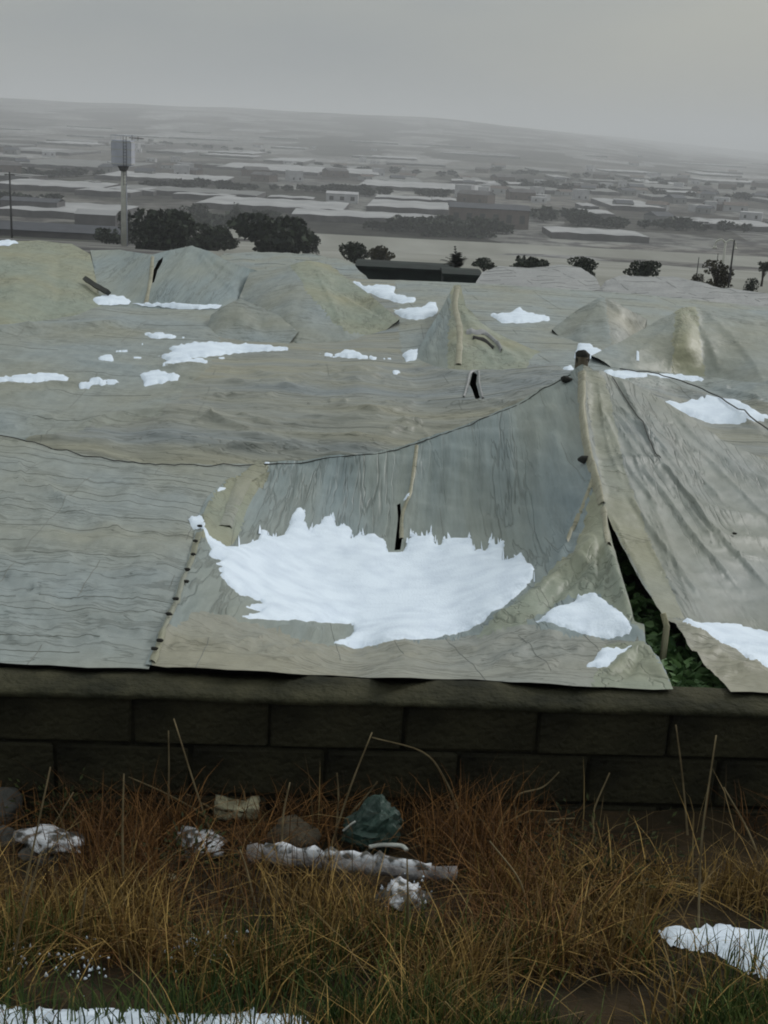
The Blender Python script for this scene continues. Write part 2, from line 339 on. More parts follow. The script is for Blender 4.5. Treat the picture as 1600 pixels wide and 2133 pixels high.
# ------------------------------------------------------------------ the sagging film: surfaces from control points
class Surf:
    """smooth surface through control points (pixel, height): thin-plate spline of inverse depth, plus folds and crinkles"""
    def __init__(s, ctrl, folds=(), crinkle=(.012, 60, 14), base=None, damp=None, calm=None):
        P, D = [], []
        for c in ctrl:
            px, py, z = c
            if z is None: P.append((px, py)); D.append(base.inv(np.array([px]), np.array([py]))[0]); continue
            d = dirs(px, py); P.append((px, py)); D.append(d[2]/(z-2.0))
        s.P = np.array(P, float)/400; D = np.array(D); n = len(D)
        K = s.U(np.linalg.norm(s.P[:, None]-s.P[None], axis=-1)) + np.eye(n)*2e-4
        Q = np.c_[np.ones(n), s.P]; A = np.block([[K, Q], [Q.T, np.zeros((3, 3))]])
        s.w = np.linalg.solve(A, np.r_[D, 0, 0, 0]); s.cr = crinkle; s.damp = damp; s.calm = calm
        s.folds = [([tuple(v)[:2] for v in spline([(x, y, 0) for x, y in pl], 4)] if wd < 0 else pl, a, wd) for pl, a, wd in folds]
    @staticmethod
    def U(r): return np.where(r > 1e-9, r*r*np.log(np.maximum(r, 1e-9)), 0)
    def inv(s, px, py):
        q = np.stack([px, py], -1)/400.0
        K = s.U(np.linalg.norm(q[:, None]-s.P[None], axis=-1)); n = len(s.P)
        return K @ s.w[:n] + s.w[n] + q @ s.w[n+1:]
    def pos(s, px, py, off=0.0, detail=True):
        px = np.atleast_1d(np.asarray(px, float)); py = np.atleast_1d(np.asarray(py, float))
        X = CAM + dirs(px, py)/s.inv(px, py)[:, None]
        dz = np.zeros(len(px))
        if detail:
            a, lx, ly = s.cr
            dz = np.array([a*noise.fractal((x/lx, y/ly, 1.7), .9, 2.1, 3) for x, y in zip(px, py)])
            if s.calm is not None: dz = dz*s.calm(px, py)
            if s.damp is not None: dz = dz*s.damp(px, py)
            sl = np.clip(1.0/np.maximum(s.inv(px, py), .02)/6, .5, 2.2)
            for (pl, amp, wd) in s.folds:
                q = np.array(pl, float); mg = abs(wd)*4+6
                ii = np.where((px > q[:, 0].min()-mg) & (px < q[:, 0].max()+mg) & (py > q[:, 1].min()-mg) & (py < q[:, 1].max()+mg))[0]
                if not len(ii): continue
                qx, qy = px[ii], py[ii]; d = np.full(len(ii), 1e9); tt = np.zeros(len(ii)); sg = np.ones(len(ii)); tot = len(pl)-1
                for i in range(tot):
                    A = q[i]; AB = q[i+1]-A
                    t = np.clip(((qx-A[0])*AB[0]+(qy-A[1])*AB[1])/max(1e-9, AB@AB), 0, 1)
                    dd = np.hypot(qx-A[0]-t*AB[0], qy-A[1]-t*AB[1]); k = dd < d
                    d = np.where(k, dd, d); tt = np.where(k, (i+t)/tot, tt)
                    sg = np.where(k, np.sign(AB[0]*(qy-A[1])-AB[1]*(qx-A[0])), sg)     # + below a line drawn to the right
                if wd < 0:                                    # a lapped crease: long back, sharp lip
                    h = np.where(sg > 0, np.exp(-(d/3.0)**2), np.exp(-(d/-wd)))*np.clip(np.sin(np.pi*np.clip(tt, .02, .98))*2.6, 0, 1)
                else:
                    h = np.exp(-(d/wd)**1.6)*np.clip(np.sin(np.pi*np.clip(tt, .03, .97))*2.2, 0, 1)
                dz[ii] += amp*h*sl[ii]
        if detail and s.damp is not None: dz = dz*s.damp(px, py)
        X[:, 2] += dz + off
        return X
def dens(poly, step, close=True, jit=0.0):
    o = []
    P = poly + ([poly[0]] if close else [])
    for a, b in zip(P[:-1], P[1:]):
        n = max(1, int(math.hypot(b[0]-a[0], b[1]-a[1])/step))
        for k in range(n):
            t = k/n; x, y = a[0]+(b[0]-a[0])*t, a[1]+(b[1]-a[1])*t
            if jit: x += jit*noise.noise((x*.09, y*.09, 2)); y += jit*noise.noise((x*.09, y*.09, 8))
            o.append((x, y))
    if not close: o.append(P[-1])
    return o
def inside(poly, x, y):
    P = np.array(poly); c = np.zeros(len(x), bool)
    for (x0, y0), (x1, y1) in zip(P, np.roll(P, -1, 0)):
        k = ((y0 > y) != (y1 > y)) & (x < (x1-x0)*(y-y0)/((y1-y0) if y1 != y0 else 1e-9)+x0); c ^= k
    return c
def edge_dist(poly, x, y):
    d = np.full(len(x), 1e9)
    P = np.array(poly)
    for A, B in zip(P, np.roll(P, -1, 0)):
        AB = B-A; q = AB@AB
        if q < 1e-9: continue
        t = np.clip(((x-A[0])*AB[0]+(y-A[1])*AB[1])/q, 0, 1)
        d = np.minimum(d, np.hypot(x-A[0]-t*AB[0], y-A[1]-t*AB[1]))
    return d
def tri_poly(poly, step, holes=(), sy=1.0, lines=()):
    """triangulate a pixel outline with a jittered inner grid"""
    b = list(poly); E_ = [(i, (i+1) % len(b)) for i in range(len(b))]; pts = list(b)
    for h in holes:
        k = len(pts); pts += h; E_ += [(k+i, k+(i+1) % len(h)) for i in range(len(h))]
    ln = []
    for q in lines:
        q = np.array(q); ok = inside(b, q[:, 0], q[:, 1]); ok[ok] &= edge_dist(b, q[ok, 0], q[ok, 1]) > 3
        k = len(pts); idx = np.cumsum(ok)-1; pts += [tuple(p) for p in q[ok].tolist()]; ln.append(q[ok])
        E_ += [(k+idx[i], k+idx[i+1]) for i in range(len(q)-1) if ok[i] and ok[i+1]]
    E_ = [(int(a_), int(b_)) for a_, b_ in E_]
    X = np.array(b); gx, gy = np.meshgrid(np.arange(X[:, 0].min(), X[:, 0].max(), step), np.arange(X[:, 1].min(), X[:, 1].max(), step*sy))
    gx = gx.copy(); gx[::2] += step/2; gx = gx.ravel(); gy = gy.ravel()
    gx += rng.uniform(-.15, .15, len(gx))*step; gy += rng.uniform(-.15, .15, len(gy))*step*sy
    k = inside(b, gx, gy)
    k[k] &= edge_dist(b, gx[k], gy[k]) > step*.45*min(1, sy)
    for h in holes:
        k &= ~inside(h, gx, gy); k[k] &= edge_dist(h, gx[k], gy[k]) > step*.35
    if sum(len(q) for q in ln):
        Q = np.concatenate(ln); idx = np.where(k)[0]
        for c0 in range(0, len(idx), 2000):
            ii = idx[c0:c0+2000]; dd = np.hypot(gx[ii][:, None]-Q[None, :, 0], gy[ii][:, None]-Q[None, :, 1]).min(1); k[ii[dd < step*.55]] = False
    pts += list(zip(gx[k].tolist(), gy[k].tolist()))
    vo, eo, fo, *_ = delaunay_2d_cdt([Vector(p) for p in pts], E_, [], 0, 1e-4)
    V = np.array([tuple(v) for v in vo]); Fc = np.array([f for f in fo])
    cen = V[Fc].mean(1); ok = inside(b, cen[:, 0], cen[:, 1])
    for h in holes: ok &= ~inside(h, cen[:, 0], cen[:, 1])
    Fc = Fc[ok]
    a = V[Fc]; ar = (a[:, 1, 0]-a[:, 0, 0])*(a[:, 2, 1]-a[:, 0, 1])-(a[:, 1, 1]-a[:, 0, 1])*(a[:, 2, 0]-a[:, 0, 0])
    Fc[ar > 0] = Fc[ar > 0][:, ::-1]          # pixel y runs down: make faces look towards the camera
    return V, Fc
def iso_lines(P, T, val, spacing, phase, half, lift):
    """ribbons where val crosses multiples of spacing on the triangles"""
    s = (val-phase)/spacing; ts = s[T]; lo = np.ceil(ts.min(1)); k = lo < ts.max(1)
    V, Fc = [], []
    for t, l in zip(T[k], lo[k]):
        pts = []
        for a, b in ((0, 1), (1, 2), (2, 0)):
            sa, sb = s[t[a]], s[t[b]]
            if (sa-l)*(sb-l) < 0:
                u = (l-sa)/(sb-sa); pts.append(P[t[a]]*(1-u)+P[t[b]]*u)
        if len(pts) == 2:
            a, b = pts
            if noise.noise(Vector(a.tolist())*1.6+Vector((0, 0, l*7.3))) < .02: continue
            d = b-a; n = np.array([-d[1], d[0], 0]); q = np.linalg.norm(n)
            if q < 1e-6: continue
            n = n/q*half; up = np.array([0, 0, lift]); i = len(V)
            V += [a-n, a+up, a+n, b-n, b+up, b+n]; Fc += [(i, i+3, i+4, i+1), (i+1, i+4, i+5, i+2)]
    return V, Fc
SHEETS = {}
def sheet(name, label, surf, poly, m, step=9, sy=1.0, holes=(), skirt=None, wires=None, off=0.0, jit=0.0, cat='plastic sheet', group=None, seams=(), zones=()):
    b = dens(poly, step*.8, True, jit)
    hs = [dens(h, step*.8) for h in holes]
    lines = []
    for (pl, amp, wd) in surf.folds:
        if wd > 0: continue
        c = np.array(dens(list(pl), 7, False))
        t = np.gradient(c, axis=0); t /= np.maximum(1e-6, np.linalg.norm(t, axis=1))[:, None]; nn = np.stack([-t[:, 1], t[:, 0]], -1)
        for o_ in (0, 3.2): lines.append(c+nn*o_)
    V2, T = tri_poly(b, step, hs, sy, lines)
    P = surf.pos(V2[:, 0], V2[:, 1], off)
    V = P.tolist(); Fc = [tuple(t) for t in T]
    if skirt:
        q = np.array(dens(skirt, step, False)); r0 = surf.pos(q[:, 0], q[:, 1], off)
        rows = [r0]
        for dy, dzz in ((.18, -.05), (.5, -.25), (.9, -.6)):
            r = r0.copy(); r[:, 1] += dy; r[:, 0] += dy*r0[:, 0]/r0[:, 1]; r[:, 2] += dzz; rows.append(r)
        k = len(V); n = len(q)
        for r in rows: V += r.tolist()
        for i in range(3):
            for j in range(n-1): Fc.append((k+i*n+j, k+i*n+j+1, k+(i+1)*n+j+1, k+(i+1)*n+j))
    loc = P.mean(0); loc[2] = P[:, 2].min()
    o = mesh_obj(name, V, Fc, [m]+[z_[1] for z_ in zones], None, True, loc)
    if zones:                                                # zones of another film tint; on the tents they stand in for facet shading
        cen = V2[T].mean(1); mi = np.zeros(len(Fc), int)
        jx = np.array([5*noise.noise((x*.05, y*.05, 3)) for x, y in cen])
        for k_, (zp, _) in enumerate(zones): mi[:len(T)][inside(zp, cen[:, 0]+jx, cen[:, 1]+jx)] = k_+1
        o.data.polygons.foreach_set('material_index', mi.tolist())
    tag(o, label, cat, group)
    if wires:
        sp1, sp2, half = wires
        a = iso_lines(P, T, P @ np.r_[WN[:2], 0] + .03*np.sin(P[:, 0]*1.7), sp1, .11, half, half*1.3)
        c = iso_lines(P, T, P @ np.r_[WDIR[:2], 0] + .03*np.sin(P[:, 1]*1.3), sp2, .07, half, half*1.3)
        wv, wf = merge(a, c)
        wo = mesh_obj('wire_net', np.array(wv)-loc, wf, MT['wire'], None, False); wo.parent = o; wo['kind'] = 'stuff'
    for (pl, wd, mm, lift) in seams:
        c = np.array([tuple(v)[:2] for v in spline([(x, y, 0) for x, y in pl], 8)])
        t = np.gradient(c, axis=0); t /= np.linalg.norm(t, axis=1)[:, None]; nn = np.stack([-t[:, 1], t[:, 0]], -1)
        rows = []
        for e, h in ((-1, .002), (-.6, lift), (0, lift*1.15), (.6, lift), (1, .002)):
            j = np.array([1+.35*noise.noise((x*.06, y*.06, 1)) for x, y in c])
            q = c + nn*(e*wd*j)[:, None]; rows.append(surf.pos(q[:, 0], q[:, 1], off+h))
        n = len(c); SV = np.concatenate(rows) - loc
        SF = [(i*n+j, i*n+j+1, (i+1)*n+j+1, (i+1)*n+j) for i in range(4) for j in range(n-1)]
        so = mesh_obj('seam', SV, SF, mm, None, True); so.parent = o
    SHEETS[name+str(len(SHEETS))] = o
    return o

# ---- front bay
wall_edge = [(x, 1380+x*.0425+(5 if 250 < x < 900 else 0)*-1 , .498) for x in (-450, 0, 310, 600, 800, 1100, 1400, 1600, 2050)]
front_ctrl = wall_edge + [(-450, 1180, .45), (-450, 1020, .40), (-450, 880, .36), (0, 1200, .41), (0, 1050, .33), (0, 910, .26), (200, 1150, .37), (250, 1000, .22), (250, 952, .17),
    (400, 1180, .36), (400, 1060, .24), (340, 1320, .46), (550, 970, .144), (550, 1290, .25), (600, 1200, .08), (600, 1110, .06), (560, 1040, .10),
    (760, 1100, -.01), (760, 1200, .01), (760, 1345, .14), (760, 1385, .32), (760, 945, .22), (900, 1120, .0), (950, 1200, .02), (950, 1325, .15), (900, 1010, .12), (930, 900, .32),
    (1080, 1140, .10), (1100, 1200, .17), (1040, 1000, .22), (1080, 840, .47), (1180, 780, .62), (1215, 762, .68), (1222, 900, .50), (1228, 980, .45), (1258, 1070, .40),
    (1180, 1100, .27), (1150, 1220, .24), (1020, 1310, .22), (1240, 1180, .36), (1270, 1240, .36), (1220, 1290, .32), (1150, 1310, .35), (1320, 1330, .42), (1280, 1390, .45), (1370, 1400, .47),
    (1300, 1140, .37), (1370, 1260, .40), (1410, 1310, .42), (1460, 1370, .45), (1600, 970, .30), (1500, 920, .38), (1400, 850, .50), (1300, 800, .60),
    (1400, 1050, .36), (1500, 1150, .30), (1600, 1250, .24), (1600, 1330, .28), (1500, 1320, .33), (1450, 1200, .33), (1600, 1100, .27), (2050, 1050, .30), (2050, 1250, .20), (2050, 1350, .30)]
front_folds = [  # raised and sunk creases of the film; a negative width is a lapped crease with a sharp lip
    ([(1216, 770), (1212, 870), (1228, 970), (1262, 1080)], .05, 12),
    ([(1318, 960), (1390, 1045), (1450, 1130), (1548, 1236)], .022, -12), ([(1372, 962), (1430, 1040), (1500, 1125), (1602, 1226)], .022, -11), ([(1286, 950), (1325, 1000), (1384, 1080)], .014, -10),
    ([(1300, 1020), (1340, 1085), (1400, 1170), (1468, 1262)], .017, -11), ([(1272, 1075), (1310, 1150), (1352, 1230)], .008, -10), ([(1288, 790), (1322, 860), (1374, 960)], .016, -12), ([(1246, 800), (1256, 880), (1272, 950), (1300, 1010)], .010, -10),
    ([(1345, 1120), (1380, 1190), (1432, 1280)], .009, -9), ([(1400, 990), (1470, 1060), (1560, 1140)], .008, -12),
    ([(1400, 860), (1480, 940), (1640, 1040)], .010, -20), ([(1272, 965), (1330, 962), (1385, 968)], .02, 7), ([(1420, 1050), (1520, 1075), (1640, 1095)], .018, 9), ([(1450, 1120), (1530, 1126), (1640, 1130)], .018, 8), ([(1500, 960), (1560, 1000), (1640, 1020)], .018, 9),
    ([(1236, 990), (1205, 1070), (1170, 1160), (1155, 1200)], .035, 6), ([(1250, 1120), (1180, 1190), (1080, 1280), (1000, 1320)], .035, 16), ([(1245, 1150), (1190, 1215), (1120, 1285)], -.03, 10),
    ([(1010, 1318), (1130, 1238), (1250, 1124)], .016, -16), ([(1110, 1290), (1190, 1206), (1256, 1132)], .016, -12), ([(1160, 1262), (1215, 1210), (1258, 1140)], .012, -9),
    ([(1258, 1130), (1282, 1200), (1310, 1290)], .045, 8), ([(1248, 1140), (1252, 1190), (1235, 1232)], -.045, 8), ([(1262, 1150), (1270, 1220)], -.03, 6),
    ([(868, 930), (855, 1030), (835, 1140)], 0.0120, 9), ([(800, 960), (780, 1090)], 0.0080, 7), ([(940, 920), (930, 1100)], 0.0080, 7), ([(985, 905), (975, 1110)], -0.0080, 8), ([(1010, 890), (1005, 1120)], 0.0072, 6), ([(1060, 860), (1070, 1140)], 0.0088, 7), ([(1085, 850), (1098, 1120)], -0.0080, 7),
    ([(1110, 830), (1120, 1000), (1130, 1150)], 0.0088, 7), ([(1150, 810), (1165, 1000), (1150, 1100)], 0.0088, 7), ([(1180, 800), (1190, 1000)], -0.0080, 8), ([(900, 930), (890, 1090)], -0.0064, 8), ([(720, 960), (690, 1060)], -0.0080, 8), ([(680, 965), (640, 1060)], 0.0064, 7), ([(640, 970), (600, 1080)], 0.0080, 7), ([(500, 1010), (470, 1130)], 0.0120, 8), ([(560, 985), (520, 1100)], -0.0080, 8),
    ([(440, 1060), (415, 1150), (370, 1260), (320, 1380)], .03, 9), ([(60, 990), (150, 1060), (300, 1130)], .020, 6), ([(0, 1090), (200, 1130), (390, 1150)], .014, 7), ([(0, 1220), (200, 1225), (390, 1235)], .014, 7), ([(40, 960), (44, 1010)], .02, 5), ([(0, 1025), (90, 1035), (180, 1050)], .014, 6),
    ([(0, 1300), (180, 1310), (350, 1300)], -.012, 8), ([(100, 1180), (260, 1190), (400, 1210)], .012, 6), ([(430, 1330), (560, 1350), (760, 1385)], .02, 7), ([(480, 1370), (640, 1330), (700, 1345)], -.02, 7), ([(820, 1370), (880, 1395), (960, 1400)], .022, 7), ([(420, 1290), (520, 1315), (680, 1312)], .016, 6), ([(560, 1380), (700, 1372), (790, 1400)], .014, 6),
    ([(960, 1400), (1060, 1330), (1100, 1310)], .022, 8), ([(990, 1415), (1110, 1345), (1170, 1320)], .02, 7), ([(1090, 1420), (1170, 1370), (1220, 1350)], .02, 7), ([(1340, 1345), (1370, 1390), (1395, 1440)], .03, 10), ([(1250, 1420), (1320, 1360), (1345, 1345)], .03, 8), ([(1290, 1435), (1335, 1370)], -.02, 7),
    ([(1410, 1300), (1500, 1355), (1600, 1400)], .04, 10), ([(1440, 1360), (1530, 1420), (1600, 1440)], -.025, 9), ([(1460, 1345), (1560, 1405), (1640, 1425)], .025, 7)]
def creases(n, x0, x1, y0, y1, lmin, lmax, slope, amp, back, seed):
    r = random.Random(seed); o = []
    for _ in range(n):
        x, y, l = r.uniform(x0, x1), r.uniform(y0, y1), r.uniform(lmin, lmax); m = slope + r.gauss(0, .05); b = r.uniform(-.06, .06)*l
        pl = [(x+l*t, y+l*t*m+b*4*t*(1-t)+r.gauss(0, 1.0)) for t in (0, .25, .5, .75, 1)]
        o.append((pl, amp*r.uniform(.4, 1.25), -back*r.uniform(.6, 1.5)))
    return o
_r = random.Random(77)
for _k in range(20):                                         # fine creases fanning from the peak
    _e = _r.uniform(0, 1); _ex, _ey = 1420+260*_e, 1290-190*_e; _t0 = _r.uniform(.12, .6); _t1 = min(1, _t0+_r.uniform(.2, .5)); _bx = _r.uniform(-14, 14)
    front_folds.append(([(1228+(_ex-1228)*t+_bx*math.sin(3.1*t), 800+(_ey-800)*t-26*math.sin(3.1*t)) for t in (_t0, _t0*.66+_t1*.34, _t0*.34+_t1*.66, _t1)], _r.uniform(.005, .013), -_r.uniform(4, 8)))
front_folds += creases(46, -300, 330, 960, 1350, 40, 170, .06, .0055, 7, 3) + creases(14, 430, 1180, 1352, 1402, 50, 160, .03, .006, 6, 4) + creases(8, 430, 560, 1340, 1390, 40, 110, -.3, .006, 6, 5) + creases(12, 1420, 1620, 980, 1240, 40, 140, .12, .006, 7, 8)
FRONT = Surf(front_ctrl, front_folds, (.016, 60, 17), damp=lambda x, y: np.clip((1380+x*.0425-y)/45,   .12, 1), calm=lambda x, y: 1-.72*sstep(1225, 1290, x)*sstep(1330, 1270, y))
seam_l = [(310, 1387), (330, 1340), (352, 1290), (378, 1225), (398, 1170), (412, 1115), (420, 1070), (440, 1040), (475, 1005), (520, 980), (548, 967)]
crest = [(548, 967), (700, 953), (780, 942), (860, 925), (930, 900), (1000, 873), (1080, 840), (1140, 806), (1185, 778), (1214, 760)]
ridge = [(1214, 760), (1216, 850), (1226, 960), (1238, 1010), (1256, 1062), (1262, 1074)]
gap_l = [(1262, 1074), (1272, 1120), (1290, 1190), (1308, 1250), (1322, 1298), (1340, 1305), (1345, 1338), (1368, 1372), (1386, 1405), (1402, 1440)]
gap_r = [(1262, 1074), (1296, 1140), (1330, 1205), (1362, 1255), (1384, 1290), (1408, 1306), (1436, 1348), (1480, 1392), (1522, 1444)]
we = lambda x0, x1: [(x, 1380+x*.0425+2.2*math.sin(x*.011)+1.2*math.sin(x*.043)) for x in np.linspace(x0, x1, max(2, int(abs(x1-x0)/40)))]
sheet('plastic_sheet', 'pale grey plastic sheeting with wire grid, front left against the wall', FRONT,
      we(-450, 310) + seam_l[1:] + [(430, 968), (300, 966), (200, 952), (100, 930), (0, 908), (-200, 880), (-450, 862)], MT['film_grey'], step=10,
      skirt=[(-450, 862), (-200, 880), (0, 908), (100, 930), (200, 952), (300, 966), (430, 968), (548, 967)], wires=(.15, .30, .0014))
seam_b = [(x-7, y) for x, y in seam_l]
sheet('plastic_sheet', 'plastic sheeting sagging under the big snow patch, in front of the highest peak', FRONT,
      we(1402, 304)[:-1] + seam_b + crest + ridge[1:] + gap_l[1:-1], MT['film_blue'], step=8, off=.006,
      holes=[[(827, 1052), (834, 1050), (836, 1085), (840, 1120), (834, 1146), (822, 1147), (826, 1110), (829, 1080)]], skirt=crest, wires=(9, .21, .0012),
      zones=[([(290, 1410), (312, 1385), (335, 1325), (420, 1270), (520, 1300), (700, 1352), (980, 1330), (1100, 1302), (1200, 1332), (1330, 1335), (1405, 1445)], MT['film_beige']), ([(985, 1335), (1110, 1232), (1200, 1150), (1236, 1010), (1262, 1070), (1345, 1330), (1240, 1235), (1150, 1262), (1090, 1305)], MT['film_olive']), ([(552, 962), (470, 1005), (415, 1080), (425, 1135), (490, 1140), (515, 1060), (560, 990)], MT['film_olive']), ([(1260, 1350), (1340, 1335), (1405, 1445), (1230, 1440)], MT['film_olive'])],
      seams=[([(868, 932), (862, 985), (853, 1035), (838, 1075), (836, 1130)], 4, MT['seam_film'], .006), ([(1212, 778), (1211, 860), (1222, 950), (1236, 1005), (1252, 1060)], 8, MT['seam_film'], .008),
             ([(1256, 1066), (1262, 1110), (1268, 1150)], 6, MT['seam_film'], .006), ([(1238, 1000), (1215, 1060), (1180, 1140)], 3, MT['seam_film'], .005),
             ([(548, 970), (515, 1000), (488, 1050), (470, 1105)], 13, MT['film_tent'], .005), ([(415, 1120), (395, 1185), (375, 1240), (350, 1300), (318, 1384)], 7, MT['film_tent'], .006)])
tent_r_top = [(1214, 760), (1260, 778), (1300, 792), (1360, 822), (1430, 866), (1500, 916), (1560, 945), (1620, 968), (2050, 1010)]
sheet('plastic_sheet', 'folded tent of plastic sheeting right of the dark tear, creases fanning from its peak', FRONT,
      we(1522, 2050) + [(2050, 1010)] + tent_r_top[::-1][1:] + ridge[1:] + gap_r[1:-1], MT['film_smooth'], step=5.5, off=.004, skirt=tent_r_top, zones=[([(1210, 755), (1262, 1074), (1384, 1292), (1425, 1290), (1345, 1110), (1300, 980), (1262, 790)], MT['film_tent']), ([(1380, 1285), (1420, 1300), (1640, 1390), (1640, 1460), (1510, 1450)], MT['film_beige'])])

# ---- bays behind
base_ctrl = [(-450, 960, .10), (0, 960, .0), (300, 985, -.05), (550, 1010, -.10), (800, 980, -.05), (1000, 920, .10), (1180, 830, .35),
    (0, 850, .12), (200, 900, .08), (350, 870, .13), (550, 900, .09), (550, 800, .15), (750, 800, .17), (800, 880, .13), (950, 800, .20), (1050, 830, .23),
    (0, 790, .10), (200, 800, .08), (330, 780, .08), (330, 700, .12), (500, 735, .08), (700, 745, .10), (850, 745, .12),
    (0, 690, .15), (200, 640, .12), (450, 640, .12), (100, 580, -.10), (300, 580, -.10), (500, 570, -.10), (700, 600, .05),
    (870, 660, .20), (850, 600, .10), (950, 580, .05), (1085, 665, .18), (1085, 600, .10), (1200, 590, .05), (1450, 620, .0), (1600, 640, .0),
    (1230, 750, .30), (1400, 800, .22), (1500, 870, .15), (1600, 880, .15), (1600, 940, .10), (1600, 790, .30), (1300, 775, .30), (1200, 700, .20), (1700, 1000, .0),
    (2050, 900, .15), (2050, 700, .10), (-450, 700, .15), (-450, 800, .10), (2050, 1010, .0)]
base_folds = [([(160, 893), (230, 872), (310, 864), (430, 872), (540, 895)], .05, 11), ([(560, 800), (700, 790), (840, 800)], .035, 12), ([(600, 845), (760, 850), (900, 835)], .03, 10), ([(420, 770), (560, 762), (700, 770)], .035, 9),
    ([(560, 880), (740, 890), (900, 870), (1040, 835)], .03, 10), ([(300, 720), (420, 712)], -.03, 8), ([(0, 690), (130, 682), (290, 676)], .05, 8), ([(0, 740), (200, 730)], .03, 8), ([(0, 830), (140, 822), (290, 830)], .03, 8),
    ([(300, 905), (420, 915), (520, 930)], .02, 9), ([(600, 920), (760, 905), (860, 890)], .02, 8), ([(860, 800), (980, 790), (1100, 790)], .03, 9), ([(1290, 780), (1420, 810), (1600, 900)], .03, 9), ([(500, 820), (640, 815), (760, 825)], -.03, 9), ([(620, 870), (800, 868), (920, 850)], -.025, 8)]
base_folds = [(pl, a*.10, wd) for pl, a, wd in base_folds] + [([(150, 896), (230, 872), (330, 860), (400, 864), (480, 887), (545, 905)], 0.021, -16), ([(-60, 692), (60, 690), (150, 684), (295, 675)], 0.024, -12), ([(300, 905), (400, 915), (540, 935)], 0.012, -6), ([(560, 800), (640, 812), (760, 792), (860, 788)], 0.018, -9), ([(520, 775), (600, 790), (690, 782)], 0.018, -7), ([(640, 765), (720, 772), (800, 770)], 0.018, -6), ([(820, 880), (880, 900), (900, 925)], 0.009, -5), ([(0, 815), (120, 806), (250, 812)], 0.012, -7), ([(1280, 790), (1420, 815), (1600, 905)], 0.018, -11)] + creases(60, 330, 1080, 765, 950, 40, 220, .0, .017, 3.5, 6) + creases(30, -300, 330, 680, 930, 50, 220, .01, .015, 3.5, 7) + creases(14, 1250, 1640, 790, 900, 40, 160, .18, .014, 4, 9)
BASE = Surf(base_ctrl, base_folds, (.006, 70, 11))
sheet('plastic_sheet', 'wrinkled beige plastic sheeting of the middle bay, sagging behind the dark cable', BASE,
      [(-450, 640), (0, 600), (300, 590), (560, 566), (690, 572), (760, 581), (870, 585), (1000, 590), (1180, 602), (1350, 614), (1600, 640), (2050, 665), (2050, 1040), (1700, 1005), (1560, 985), (1400, 895), (1230, 812), (1180, 830), (1000, 915), (800, 975), (560, 1005), (300, 985), (0, 950), (-450, 905)],
      MT['film_wrinkled'], step=8, sy=.6, holes=[[(984, 778), (994, 782), (992, 800), (1000, 828), (992, 836), (984, 812), (978, 800)]], wires=(.8, .9, .0018), zones=[([(-460, 600), (440, 560), (460, 740), (400, 800), (330, 868), (150, 900), (0, 930), (-460, 900)], MT['film_grey']), ([(820, 560), (2060, 600), (2060, 900), (1300, 800), (1150, 760), (840, 760)], MT['film_grey'])],
      seams=[([(966, 828), (974, 800), (980, 780), (996, 778), (998, 800), (1006, 832)], 2.5, MT['film_pale'], .012)])
def tent(label, outline, peaks, top, m, step=7, seams=(), holes=(), folds=(), zones=()):
    """film pushed up over a post: its foot lies on the sheeting around it"""
    cy = outline + [outline[0]]; ctrl = []
    for a, b in zip(cy[:-1], cy[1:]):
        n = max(1, int(math.hypot(b[0]-a[0], b[1]-a[1])/22))
        for k in range(n):
            if k == 0 and a in top: continue
            if k and (a in top or b in top): continue
            ctrl.append((a[0]+(b[0]-a[0])*k/n, a[1]+(b[1]-a[1])*k/n, None))
    ctrl += peaks
    sf = Surf(ctrl, [f for f in base_folds if f[2] > 0]+[(pl, a*(.32 if wd < 0 else .35), wd) for pl, a, wd in folds], (.010, 70, 11), base=BASE)
    o = sheet('plastic_sheet', label, sf, outline, m, step=step, sy=.75, off=-.006, skirt=[q for q in top if q[:2] not in ((196, 560), (204, 600))], holes=holes, seams=seams, zones=zones)
    return sf
tE_top = [(-450, 520), (-200, 508), (0, 502), (80, 500), (150, 508), (188, 528)]
EF = [(196, 560, .27), (204, 600, .19)]
T_E = tent('olive grey mound of plastic sheeting at the far left edge', tE_top + [(196, 560), (204, 600), (212, 640), (150, 662), (0, 690), (-450, 700)],
     [(-450, 522, .38), (-200, 510, .40), (0, 504, .42), (80, 502, .42), (150, 510, .40), (188, 530, .35), (80, 590, .30), (-100, 600, .30)] + EF, tE_top + [(196, 560), (204, 600)], MT['film_olive'],
     folds=creases(10, -60, 150, 530, 660, 30, 90, .1, .02, 8, 21)+[([(40, 520), (30, 600), (20, 680)], 0.018, 16), ([(120, 520), (120, 640)], -.03, 14)])
tF_top = [(188, 520), (250, 519), (318, 530), (345, 522), (400, 511), (440, 527), (480, 546), (530, 562), (575, 578)]
T_F = tent('grey tent of plastic sheeting with a dark slit, below the water tower', tF_top + [(560, 610), (500, 642), (460, 648), (300, 642), (212, 640), (204, 600), (196, 560)],
     EF + [(188, 522, .35), (250, 520, .35), (318, 532, .37), (400, 513, .43), (480, 548, .33), (575, 580, .24), (310, 600, .20), (240, 590, .18), (420, 590, .24)], tF_top + [(204, 600), (196, 560)], MT['film_blue'],
     holes=[[(316, 588), (320, 562), (330, 542), (340, 534), (338, 545), (328, 562), (321, 586)]], seams=[([(318, 535), (314, 580), (303, 636)], 4, MT['seam_film'], .012)],
     folds=[([(400, 518), (470, 590), (520, 628)], .03, -14), ([(396, 520), (350, 580), (322, 630)], .03, -12), ([(415, 520), (500, 580), (555, 600)], .03, -14)]+[([(400, 520), (380, 580), (350, 636)], 0.023, 16), ([(440, 540), (470, 600)], -.03, 14)])
tG_top = [(520, 566), (570, 560), (605, 550), (640, 543), (690, 552), (722, 578), (762, 606), (802, 640), (832, 664)]
